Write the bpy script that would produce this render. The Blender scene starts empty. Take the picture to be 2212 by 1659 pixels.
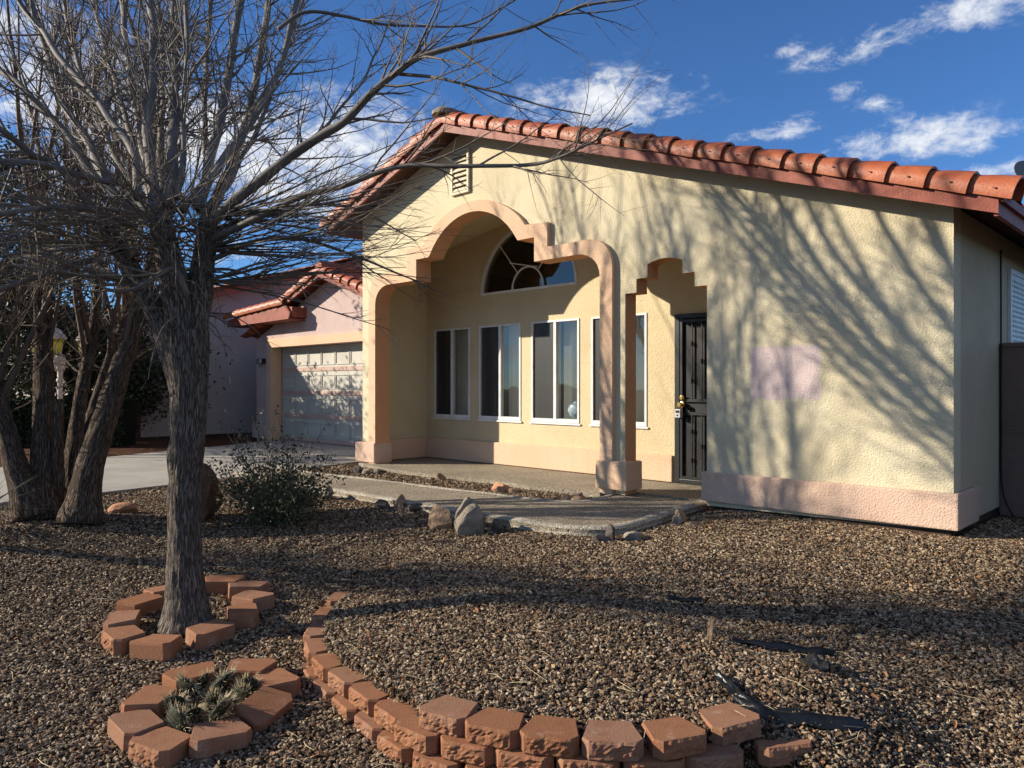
import bpy, bmesh, math, random
import numpy as np
from mathutils import Vector, Matrix, noise as mnoise
from mathutils.geometry import tessellate_polygon

rnd = random.Random(7)
sc = bpy.context.scene
col = sc.collection
R = math.radians

# ------------------------------------------------------------------ camera
CAM = Vector((1.63, -6.65, 1.24))
RX, RY = .7135, .7007
_n = math.hypot(RX, RY); RX /= _n; RY /= _n
FX, FY = -RY, RX
cd = bpy.data.cameras.new('camera'); cam = bpy.data.objects.new('camera', cd); col.objects.link(cam)
cam.location = CAM
cam.rotation_euler = (R(90), 0, math.atan2(RY, RX))
cd.sensor_width = 36; cd.lens = 36 * 1622 / 2212
cd.shift_y = 4.5 / 2212
cd.clip_start = .05; cd.clip_end = 2000
sc.camera = cam

def at(x, y, Z):
    "a point at depth Z seen at photo coordinates x, y (2212 x 1659)"
    u = (x - 1106) / 1622; v = (834 - y) / 1622
    return Vector((CAM.x + Z * (FX + u * RX), CAM.y + Z * (FY + u * RY), CAM.z + Z * v))

# ------------------------------------------------------------------ light
SUN = Vector((.735, .678, -.425)).normalized()
EL = math.asin(-SUN.z)
AZ = math.atan2(-SUN.x, -SUN.y)
sl = bpy.data.lights.new('sun', 'SUN'); so = bpy.data.objects.new('sun', sl); col.objects.link(so)
sl.energy = 5.0; sl.angle = R(.55); sl.color = (1, .90, .74)
so.rotation_euler = SUN.to_track_quat('-Z', 'Y').to_euler()
so.location = (-10, -10, 12)

sc.view_settings.view_transform = 'Standard'
sc.view_settings.look = 'None'
sc.view_settings.exposure = .72
sc.view_settings.gamma = 1

world = bpy.data.worlds.new('World'); sc.world = world; world.use_nodes = True

class NT:
    def __init__(s, tree): s.t = tree; s.n = tree.nodes; s.l = tree.links
    def node(s, typ, **kw):
        n = s.n.new(typ)
        for k, v in kw.items(): setattr(n, k, v)
        return n
    def put(s, sock, v):
        if v is None: return
        if isinstance(v, bpy.types.NodeSocket): s.l.new(v, sock)
        else: sock.default_value = v
    def math(s, op, a, b=None, c=None, clamp=False):
        n = s.node('ShaderNodeMath', operation=op, use_clamp=clamp)
        s.put(n.inputs[0], a); s.put(n.inputs[1], b); s.put(n.inputs[2], c)
        return n.outputs[0]
    def vmath(s, op, a, b=None):
        n = s.node('ShaderNodeVectorMath', operation=op)
        s.put(n.inputs[0], a); s.put(n.inputs[1], b)
        return n.outputs[0]
    def sep(s, v):
        n = s.node('ShaderNodeSeparateXYZ'); s.put(n.inputs[0], v); return n.outputs
    def comb(s, x, y, z):
        n = s.node('ShaderNodeCombineXYZ')
        for i, v in enumerate((x, y, z)): s.put(n.inputs[i], v)
        return n.outputs[0]
    def noise(s, v, scale, detail=3, rough=.55, dist=0):
        n = s.node('ShaderNodeTexNoise'); s.put(n.inputs['Vector'], v)
        n.inputs['Scale'].default_value = scale; n.inputs['Detail'].default_value = detail
        n.inputs['Roughness'].default_value = rough; n.inputs['Distortion'].default_value = dist
        return n.outputs['Fac']
    def voro(s, v, scale, feature='F1', rand=1):
        n = s.node('ShaderNodeTexVoronoi', feature=feature); s.put(n.inputs['Vector'], v)
        n.inputs['Scale'].default_value = scale; n.inputs['Randomness'].default_value = rand
        return n
    def ramp(s, f, stops, interp='LINEAR'):
        n = s.node('ShaderNodeValToRGB'); s.put(n.inputs[0], f); r = n.color_ramp; r.interpolation = interp
        while len(r.elements) < len(stops): r.elements.new(.5)
        for e, (p, c) in zip(r.elements, stops):
            e.position = p; e.color = (c[0], c[1], c[2], 1)
        return n.outputs[0]
    def mix(s, f, a, b, mode='MIX'):
        n = s.node('ShaderNodeMix', data_type='RGBA', blend_type=mode)
        s.put(n.inputs[0], f)
        for i, v in ((6, a), (7, b)):
            if isinstance(v, (tuple, list)): v = (v[0], v[1], v[2], 1)
            s.put(n.inputs[i], v)
        return n.outputs[2]
    def rng(s, v, a, b, c=0, d=1, typ='SMOOTHSTEP'):
        n = s.node('ShaderNodeMapRange', interpolation_type=typ)
        s.put(n.inputs[0], v)
        for i, k in enumerate((a, b, c, d)): s.put(n.inputs[i + 1], k)
        return n.outputs[0]

# sky: Nishita with broken white cloud
w = NT(world.node_tree); w.n.clear()
wout = w.node('ShaderNodeOutputWorld'); bg = w.node('ShaderNodeBackground')
sky = w.node('ShaderNodeTexSky', sky_type='NISHITA')
sky.sun_disc = False; sky.sun_elevation = EL; sky.sun_rotation = AZ
sky.air_density = 1.0; sky.dust_density = .15; sky.ozone_density = 4.0; sky.altitude = 900
tc = w.node('ShaderNodeTexCoord')
dx, dy, dz = w.sep(tc.outputs['Generated'])
az = w.math('ARCTAN2', dy, dx); el = w.math('ARCSINE', dz)
AZ0 = math.atan2(FY, FX)
blobs = [(1310, 215, 150, 48, .62), (1180, 235, 70, 30, .5), (800, 320, 150, 70, .7), (640, 345, 200, 100, .8), (420, 290, 200, 110, .75),
         (150, 250, 200, 150, .6), (60, 60, 160, 60, .55), (300, 120, 120, 50, .4), (860, 420, 120, 40, .45),
         (2090, 30, 150, 30, .62), (1900, 90, 90, 30, .52), (1790, 120, 90, 24, .42), (1700, 110, 60, 18, .36), (1660, 290, 130, 14, .42),
         (1720, 260, 60, 18, .42), (1830, 195, 40, 16, .42), (1900, 225, 60, 20, .45), (1960, 300, 150, 34, .64), (2120, 300, 90, 30, .5),
         (2130, 372, 110, 20, .6), (1560, 345, 90, 14, .42), (1450, 165, 60, 14, .38), (500, 540, 250, 30, .4)]
acc = None
azc, elc = {}, {}
for x, y, sx, sy, st in blobs:
    u = (x - 1106) / 1622; v = (834 - y) / 1622
    a0 = AZ0 - math.atan(u); e0 = math.atan(v / math.hypot(1, u))
    sa = sx / 1622 / (1 + u * u); se = sy / 1622 / math.hypot(1, u)
    da = w.math('DIVIDE', w.math('SUBTRACT', az, a0), sa); de = w.math('DIVIDE', w.math('SUBTRACT', el, e0), se)
    q = w.math('ADD', w.math('MULTIPLY', da, da), w.math('MULTIPLY', de, de))
    g = w.math('MULTIPLY', w.math('EXPONENT', w.math('MULTIPLY', q, -.5)), st)
    acc = g if acc is None else w.math('MAXIMUM', acc, g)
# elsewhere in the sky: scattered cloud of the same kind
away = w.rng(w.math('ADD', w.math('MULTIPLY', dx, FX), w.math('MULTIPLY', dy, FY)), -.1, .5, .38, 0)
acc = w.math('MAXIMUM', acc, away)
cv = w.comb(w.math('MULTIPLY', az, 1.0), w.math('MULTIPLY', el, 1.7), .3)
n1 = w.noise(cv, 15, 8, .62, .5)
n2 = w.noise(cv, 48, 6, .65, .4)
nn = w.math('ADD', w.math('MULTIPLY', n1, .62), w.math('MULTIPLY', n2, .38))
dens = w.rng(w.math('ADD', acc, w.math('MULTIPLY', w.math('SUBTRACT', nn, .5), 2.3)), .22, .86)
dens = w.math('MULTIPLY', dens, w.rng(acc, .04, .40))
shade = w.ramp(w.noise(cv, 20, 4), [(.3, (6.6, 7.1, 8.0)), (.7, (9.6, 9.6, 9.6))])
tint = w.mix(1, sky.outputs[0], (.66, .97, 1.30), 'MULTIPLY')
skycol = w.mix(w.math('MULTIPLY', dens, .93), tint, shade)
w.l.new(skycol, bg.inputs[0]); bg.inputs[1].default_value = .068
w.l.new(bg.outputs[0], wout.inputs[0])

# ------------------------------------------------------------------ materials
def new_mat(name):
    m = bpy.data.materials.new(name); m.use_nodes = True
    t = NT(m.node_tree); b = t.n['Principled BSDF']; b.inputs['Specular IOR Level'].default_value = .25
    return m, t, b

def mat(name, c, rough=.8, var=.12, vscale=3, bump=None, spec=.25, c2=None, metal=0):
    "a base colour with low-frequency wear (towards c2) and a bump of (scale, distance)"
    m, t, b = new_mat(name)
    tcn = t.node('ShaderNodeTexCoord').outputs['Object']
    n = t.noise(tcn, vscale, 5, .6)
    c2 = c2 or tuple(k * (1 - 2.2 * var) for k in c)
    colr = t.mix(t.rng(n, .35, .72), c, c2)
    nf = t.noise(tcn, vscale * 14, 3, .6)
    colr = t.mix(t.math('MULTIPLY', nf, var * 1.4), colr, tuple(k * .55 for k in c))
    t.l.new(colr, b.inputs['Base Color']); b.inputs['Roughness'].default_value = rough
    b.inputs['Specular IOR Level'].default_value = spec; b.inputs['Metallic'].default_value = metal
    if bump:
        bn = t.node('ShaderNodeBump'); bn.inputs['Strength'].default_value = 1; bn.inputs['Distance'].default_value = bump[1]
        t.l.new(t.noise(tcn, bump[0], 4, .6), bn.inputs['Height']); t.l.new(bn.outputs[0], b.inputs['Normal'])
    return m

def stucco(name, c, c2, patch=None, stain=None):
    m, t, b = new_mat(name)
    o = t.node('ShaderNodeTexCoord').outputs['Object']
    n = t.noise(o, 1.1, 5, .62)
    colr = t.mix(t.rng(n, .38, .7), c, c2)
    sx, sy, sz = t.sep(o)
    drip = t.noise(t.comb(t.math('MULTIPLY', sx, 7), t.math('MULTIPLY', sy, 7), t.math('MULTIPLY', sz, .55)), 1, 4, .6)
    colr = t.mix(t.math('MULTIPLY', t.rng(drip, .52, .78), .32), colr, tuple(k * .72 for k in c))
    if patch:                       # a repainted patch of another tint
        x0, x1, z0, z1, pc = patch
        wob = t.math('MULTIPLY', t.math('SUBTRACT', t.noise(o, 5, 3), .5), .12)
        px = t.math('ADD', sx, wob); pz = t.math('ADD', sz, wob)
        f = t.math('MULTIPLY', t.math('MULTIPLY', t.rng(px, x0, x0 + .03), t.rng(px, x1, x1 - .03)),
                   t.math('MULTIPLY', t.rng(pz, z0, z0 + .03), t.rng(pz, z1, z1 - .03)))
        colr = t.mix(t.math('MULTIPLY', f, .85), colr, pc)
    grain = t.noise(o, 75, 3, .65)
    colr = t.mix(t.math('MULTIPLY', t.rng(grain, .5, .3), .28), colr, tuple(k * .6 for k in c))
    t.l.new(colr, b.inputs['Base Color']); b.inputs['Roughness'].default_value = .92; b.inputs['Specular IOR Level'].default_value = .12
    h = t.math('ADD', t.math('MULTIPLY', t.noise(o, 62, 3, .6, .2), 1), t.math('MULTIPLY', t.noise(o, 150, 2, .5), .4))
    bn = t.node('ShaderNodeBump'); bn.inputs['Strength'].default_value = .9; bn.inputs['Distance'].default_value = .013
    t.l.new(h, bn.inputs['Height']); t.l.new(bn.outputs[0], b.inputs['Normal'])
    return m

def tile_mat(name, c, c2, rough):
    m, t, b = new_mat(name)
    o = t.node('ShaderNodeTexCoord').outputs['Object']
    n = t.noise(o, 6, 5, .6)
    colr = t.mix(t.rng(n, .3, .7), c, c2)
    colr = t.mix(t.math('MULTIPLY', t.rng(t.noise(o, 90, 3), .55, .75), .5), colr, tuple(k * .4 for k in c))
    # each tile a little different
    cell = t.voro(t.comb(t.math('MULTIPLY', t.sep(o)[0], 3.39), 0, 0), 1).outputs['Color']
    colr = t.mix(.12, colr, t.mix(1, colr, cell, 'MULTIPLY'))
    t.l.new(colr, b.inputs['Base Color']); b.inputs['Roughness'].default_value = rough; b.inputs['Specular IOR Level'].default_value = .4
    bn = t.node('ShaderNodeBump'); bn.inputs['Distance'].default_value = .003
    t.l.new(t.noise(o, 45, 4, .6), bn.inputs['Height']); t.l.new(bn.outputs[0], b.inputs['Normal'])
    return m

def bark_mat(name, dark, light, sx=60, sz=9, depth=.014):
    m, t, b = new_mat(name)
    a = t.node('ShaderNodeAttribute', attribute_name='bark').outputs['Vector']
    x, y, z = t.sep(a)
    v = t.comb(t.math('MULTIPLY', x, sx), t.math('MULTIPLY', y, sx), t.math('MULTIPLY', z, sz))
    ns = t.node('ShaderNodeTexNoise'); t.l.new(v, ns.inputs['Vector']); ns.inputs['Scale'].default_value = .9
    ws = t.node('ShaderNodeVectorMath', operation='SCALE'); t.l.new(ns.outputs['Color'], ws.inputs[0]); ws.inputs['Scale'].default_value = 2.2
    warp = t.vmath('ADD', v, ws.outputs[0])
    e = t.voro(warp, 1.0, 'DISTANCE_TO_EDGE').outputs[0]
    fis = t.rng(e, .0, .26)
    fine = t.noise(v, 2.6, 4, .65)
    h = t.math('ADD', t.math('MULTIPLY', fis, .7), t.math('MULTIPLY', fine, .95))
    colr = t.mix(t.rng(h, .30, 1.30), dark, light)
    big = t.noise(a, 9, 4)
    colr = t.mix(t.math('MULTIPLY', t.rng(big, .45, .7), .45), colr, tuple(k * .5 for k in light))
    t.l.new(colr, b.inputs['Base Color']); b.inputs['Roughness'].default_value = .95; b.inputs['Specular IOR Level'].default_value = .1
    bn = t.node('ShaderNodeBump'); bn.inputs['Distance'].default_value = depth
    t.l.new(h, bn.inputs['Height']); t.l.new(bn.outputs[0], b.inputs['Normal'])
    return m

def twig_mat(name, c, c2):
    m, t, b = new_mat(name)
    o = t.node('ShaderNodeTexCoord').outputs['Object']
    colr = t.mix(t.rng(t.noise(o, 2.5, 3), .35, .65), c, c2)
    colr = t.mix(t.math('MULTIPLY', t.rng(t.noise(o, 40, 3), .4, .7), .4), colr, tuple(k * .45 for k in c))
    t.l.new(colr, b.inputs['Base Color']); b.inputs['Roughness'].default_value = .7; b.inputs['Specular IOR Level'].default_value = .3
    return m

def block_mat():
    m, t, b = new_mat('red_concrete_block')
    o = t.node('ShaderNodeTexCoord').outputs['Object']
    r = t.node('ShaderNodeObjectInfo').outputs['Random']
    base = t.ramp(r, [(0, (.30, .135, .07)), (.5, (.345, .165, .09)), (1, (.33, .18, .115))])
    ov = t.vmath('ADD', o, t.comb(t.math('MULTIPLY', r, 37), r, 0))
    colr = t.mix(t.math('MULTIPLY', t.rng(t.noise(ov, 14, 4), .45, .75), .55), base, (.24, .10, .055))
    sp = t.voro(ov, 260).outputs['Color']
    colr = t.mix(.28, colr, t.mix(1, colr, sp, 'MULTIPLY'))
    colr = t.mix(t.math('MULTIPLY', t.rng(t.noise(ov, 9, 3), .60, .74), .30), colr, (.52, .40, .31))
    t.l.new(colr, b.inputs['Base Color']); b.inputs['Roughness'].default_value = .95; b.inputs['Specular IOR Level'].default_value = .1
    bn = t.node('ShaderNodeBump'); bn.inputs['Distance'].default_value = .004
    t.l.new(t.noise(ov, 170, 3, .7), bn.inputs['Height']); t.l.new(bn.outputs[0], b.inputs['Normal'])
    return m

STONES = [(0, (.028, .020, .015)), (.16, (.085, .055, .035)), (.32, (.19, .125, .075)), (.48, (.30, .215, .135)), (.60, (.16, .130, .105)), (.74, (.42, .33, .22)), (.90, (.60, .51, .38)), (1, (.34, .17, .085))]
def gravel_mat(name, tone=(1, 1, 1), tint=.0):
    "ground seen between and beyond the loose stones"
    m, t, b = new_mat(name)
    o = t.node('ShaderNodeTexCoord').outputs['Object']
    v = t.voro(o, 52)
    colr = t.ramp(t.sep(v.outputs['Color'])[0], STONES)
    d = t.voro(o, 52, 'DISTANCE_TO_EDGE').outputs[0]
    colr = t.mix(t.rng(d, 0, .22), (.022, .015, .011), colr)
    colr = t.mix(1, colr, (.92 * tone[0], .86 * tone[1], .80 * tone[2]), 'MULTIPLY')
    colr = t.mix(t.math('MULTIPLY', t.rng(t.noise(o, .8, 4), .45, .7), .3), colr, (.09, .065, .045))
    t.l.new(colr, b.inputs['Base Color']); b.inputs['Roughness'].default_value = .95; b.inputs['Specular IOR Level'].default_value = .1
    bn = t.node('ShaderNodeBump'); bn.inputs['Distance'].default_value = .03
    t.l.new(t.rng(d, 0, .5), bn.inputs['Height']); t.l.new(bn.outputs[0], b.inputs['Normal'])
    return m

def stone_mat():
    m, t, b = new_mat('loose_stone')
    r = t.node('ShaderNodeObjectInfo').outputs['Random']
    o = t.node('ShaderNodeTexCoord').outputs['Object']
    colr = t.mix(1, t.ramp(r, STONES), (.76, .715, .655), 'MULTIPLY')
    colr = t.mix(t.math('MULTIPLY', t.rng(t.noise(o, 1.6, 3), .4, .7), .4), colr, t.mix(1, colr, (.5, .42, .36), 'MULTIPLY'))
    t.l.new(colr, b.inputs['Base Color']); b.inputs['Roughness'].default_value = .8; b.inputs['Specular IOR Level'].default_value = .25
    return m

def aggregate(name, base, dark, light):
    m, t, b = new_mat(name)
    o = t.node('ShaderNodeTexCoord').outputs['Object']
    v = t.voro(o, 95)
    colr = t.ramp(t.sep(v.outputs['Color'])[1], [(0, dark), (.45, base), (.8, light), (1, tuple(k * .6 for k in dark))])
    colr = t.mix(t.math('MULTIPLY', t.rng(t.noise(o, 1.6, 5), .42, .7), .45), colr, tuple(k * .55 for k in base))
    t.l.new(colr, b.inputs['Base Color']); b.inputs['Roughness'].default_value = .85
    bn = t.node('ShaderNodeBump'); bn.inputs['Distance'].default_value = .010
    t.l.new(v.outputs['Distance'], bn.inputs['Height']); bn.invert = True; t.l.new(bn.outputs[0], b.inputs['Normal'])
    return m

def leaf_mat(name, stops, rough=.5):
    m, t, b = new_mat(name)
    a = t.node('ShaderNodeAttribute', attribute_name='lv').outputs['Fac']
    colr = t.ramp(a, stops)
    t.l.new(colr, b.inputs['Base Color']); b.inputs['Roughness'].default_value = rough
    return m

def glass_mat(name, tint=(.90, .92, .91), refl=.06):
    m = bpy.data.materials.new(name); m.use_nodes = True; t = NT(m.node_tree)
    t.n.clear(); out = t.node('ShaderNodeOutputMaterial')
    tr = t.node('ShaderNodeBsdfTransparent'); tr.inputs[0].default_value = (*tint, 1)
    gl = t.node('ShaderNodeBsdfGlossy'); gl.inputs['Roughness'].default_value = .01; gl.inputs[0].default_value = (.95, .97, 1, 1)
    o = t.node('ShaderNodeTexCoord').outputs['Object']
    bn = t.node('ShaderNodeBump'); bn.inputs['Distance'].default_value = .004; t.l.new(t.noise(o, 1.7, 2), bn.inputs['Height'])
    t.l.new(bn.outputs[0], gl.inputs['Normal'])
    ge = t.node('ShaderNodeNewGeometry'); dt = t.node('ShaderNodeVectorMath', operation='DOT_PRODUCT')
    t.l.new(ge.outputs['Normal'], dt.inputs[0]); t.l.new(ge.outputs['Incoming'], dt.inputs[1])
    gr = t.math('POWER', t.math('SUBTRACT', 1, t.math('ABSOLUTE', dt.outputs['Value'])), 5)     # reflection rises towards grazing views
    f = t.math('ADD', t.math('MULTIPLY', gr, .9), refl, clamp=True)
    mx = t.node('ShaderNodeMixShader'); t.l.new(f, mx.inputs[0]); t.l.new(tr.outputs[0], mx.inputs[1]); t.l.new(gl.outputs[0], mx.inputs[2])
    t.l.new(mx.outputs[0], out.inputs[0])
    return m

def mesh_screen_mat(name, holes=420, open_=.32, c=(.012, .012, .013), slope=False):
    "perforated metal sheet: small round holes let the view through"
    m = bpy.data.materials.new(name); m.use_nodes = True; t = NT(m.node_tree)
    b = t.n['Principled BSDF']; b.inputs['Base Color'].default_value = (*c, 1); b.inputs['Roughness'].default_value = .5
    out = t.n['Material Output']
    tr = t.node('ShaderNodeBsdfTransparent')
    mx = t.node('ShaderNodeMixShader'); mx.inputs[0].default_value = open_
    t.l.new(b.outputs[0], mx.inputs[1]); t.l.new(tr.outputs[0], mx.inputs[2]); t.l.new(mx.outputs[0], out.inputs[0])
    return m

M = {}
M['cream'] = stucco('cream_stucco', (.66, .585, .41), (.61, .525, .35), patch=(2.26, 2.93, 1.0, 1.52, (.60, .47, .48)))
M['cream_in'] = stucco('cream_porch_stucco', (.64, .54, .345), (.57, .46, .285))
M['cream_side'] = stucco('darker_cream_stucco', (.54, .455, .31), (.47, .385, .27))  # a darker cream for the side and rear walls
M['peach'] = stucco('peach_trim', (.70, .49, .335), (.66, .44, .29))
M['reveal'] = stucco('bounce_orange_reveal', (.66, .36, .19), (.60, .31, .155))  # peach with warm bounced light mixed into the colour of the inner faces
M['peach_base'] = stucco('peach_base_band', (.63, .45, .345), (.57, .39, .285))
M['pink'] = stucco('mauve_stucco', (.55, .43, .40), (.48, .36, .33))
M['greywall'] = stucco('taupe_stucco', (.50, .43, .40), (.45, .39, .36))
M['fence'] = stucco('brown_block_wall', (.20, .14, .11), (.16, .11, .09))
M['tile'] = tile_mat('terracotta_tile', (.42, .12, .045), (.32, .082, .032), .5)
M['tile_far'] = tile_mat('sunbleached_terracotta', (.50, .20, .10), (.40, .14, .07), .7)
M['fascia'] = mat('red_brown_board', (.30, .085, .055), .55, .2, 5, (60, .003))
M['soffit'] = mat('brown_soffit', (.10, .05, .035), .8, .2, 4)
M['white'] = mat('white_vinyl', (.74, .74, .72), .4, .08, 6)
M['vent'] = mat('cream_louvre', (.66, .58, .42), .6, .12, 6)
M['glass'] = glass_mat('window_glass')
M['glass_dark'] = glass_mat('dark_window_glass', (.72, .75, .75), .05)
M['fly'] = mesh_screen_mat('fly_screen', open_=.55, c=(.03, .03, .032))
M['blind'] = mat('vinyl_blind', (.62, .58, .50), .6, .06, 4)
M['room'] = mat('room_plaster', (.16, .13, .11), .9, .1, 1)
M['iron'] = mat('black_iron', (.016, .016, .017), .35, .2, 8, (90, .001), .5)
M['screen'] = mesh_screen_mat('perforated_screen', open_=.42)
M['wood'] = mat('dark_wood_door', (.10, .055, .035), .5, .25, 3)
M['brass'] = mat('brass', (.55, .36, .12), .3, .1, 20, None, .5, None, .9)
M['lockgrey'] = mat('pale_grey_plastic', (.52, .53, .53), .45, .1, 20)
M['garage'] = mat('pale_grey_green_door', (.50, .48, .42), .6, .08, 2)
M['rail'] = mat('pink_door_rail', (.52, .36, .30), .6, .1, 3)
M['foundation'] = mat('stained_foundation', (.10, .065, .045), .95, .3, 3, (40, .01))
M['concrete'] = mat('worn_concrete', (.40, .37, .32), .85, .12, 1.3, (120, .003), c2=(.30, .275, .235))
M['aggregate'] = aggregate('exposed_aggregate', (.33, .27, .19), (.14, .11, .08), (.50, .44, .34))
M['kerb'] = aggregate('pale_kerb', (.46, .41, .32), (.24, .20, .15), (.60, .55, .45))
M['gravel'] = gravel_mat('gravel_bed')
M['redgravel'] = gravel_mat('red_gravel_bed', (1.0, .62, .50))
M['stone'] = stone_mat()
M['block'] = block_mat()
M['bark'] = bark_mat('furrowed_grey_bark', (.048, .039, .033), (.27, .225, .185))
M['bark2'] = bark_mat('furrowed_brown_bark', (.036, .027, .021), (.215, .16, .12), 45, 7, .018)
M['limb'] = twig_mat('grey_limb_bark', (.175, .152, .132), (.11, .094, .082))
M['twig'] = twig_mat('grey_twig_bark', (.125, .105, .088), (.20, .165, .125))
M['twig2'] = twig_mat('brown_twig_bark', (.15, .095, .062), (.10, .070, .050))
M['rock_tan'] = mat('tan_rock', (.36, .24, .15), .9, .2, 9, (30, .02), c2=(.22, .15, .10))
M['rock_grey'] = mat('grey_rock', (.33, .27, .20), .9, .2, 9, (30, .02), c2=(.14, .125, .115))
M['rock_dark'] = mat('dark_rock', (.12, .10, .09), .9, .25, 9, (30, .02), c2=(.05, .042, .036))
M['rock_red'] = mat('red_brown_rock', (.20, .10, .06), .95, .3, 6, (20, .03), c2=(.09, .05, .035))
M['rock_orange'] = mat('orange_pebble', (.48, .24, .13), .8, .12, 12, (40, .006))
M['plastic'] = mat('black_landscape_fabric', (.012, .013, .013), .35, .2, 8, (25, .008), .5)
M['cactus'] = mat('dark_green_pad', (.040, .048, .026), .7, .3, 12, (60, .006))
M['spine'] = mat('straw_spine', (.56, .46, .28), .7, .15, 9)
M['lamp'] = mat('cream_painted_iron', (.60, .49, .38), .5, .18, 12)
def amber():
    m, t, b = new_mat('amber_lamp_glass')
    o = t.node('ShaderNodeTexCoord').outputs['Object']
    t.l.new(t.mix(t.rng(t.noise(o, 6, 2), .35, .65), (.85, .66, .08), (.55, .62, .12)), b.inputs['Base Color'])
    tl = t.node('ShaderNodeBsdfTranslucent'); mx = t.node('ShaderNodeMixShader'); mx.inputs[0].default_value = .55
    t.l.new(b.inputs['Base Color'].links[0].from_socket, tl.inputs[0]); t.l.new(b.outputs[0], mx.inputs[1]); t.l.new(tl.outputs[0], mx.inputs[2]); t.l.new(mx.outputs[0], t.n['Material Output'].inputs[0]); b.inputs['Roughness'].default_value = .2
    return m
M['amber'] = amber()
M['dish'] = mat('grey_dish', (.17, .18, .18), .5, .08, 4)
M['cable'] = mat('black_cable', (.012, .011, .011), .6, .1, 4)
M['numplate'] = mat('ivory_number_plate', (.62, .62, .56), .5, .05, 6)
M['leaf'] = leaf_mat('olive_leaf', [(0, (.028, .036, .016)), (.6, (.075, .085, .036)), (1, (.14, .145, .07))])
M['leaf_dark'] = leaf_mat('dark_leaf', [(0, (.012, .016, .008)), (.7, (.035, .048, .02)), (1, (.07, .085, .035))])
M['dead_leaf'] = leaf_mat('dead_leaf', [(0, (.12, .05, .022)), (.5, (.28, .12, .045)), (1, (.40, .29, .16))], .7)
M['blade'] = leaf_mat('yucca_blade', [(0, (.03, .033, .018)), (.7, (.075, .075, .045)), (1, (.20, .18, .12))], .45)
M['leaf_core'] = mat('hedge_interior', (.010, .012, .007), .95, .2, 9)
M['vase'] = mat('blue_grey_vase', (.30, .40, .46), .4, .2, 9)

# ------------------------------------------------------------------ helpers
def tag(o, label=None, cat=None, group=None, kind=None):
    if label: o['label'] = label
    if cat: o['category'] = cat
    if group: o['group'] = group
    if kind: o['kind'] = kind
    return o

def empty(name, loc, label, cat, group=None):
    o = bpy.data.objects.new(name, None); o.empty_display_size = .2; o.location = loc
    col.objects.link(o); tag(o, label, cat, group)
    return o

def root_loc(o):
    v = Vector((0, 0, 0))
    while o is not None: v += o.location; o = o.parent
    return v

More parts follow.
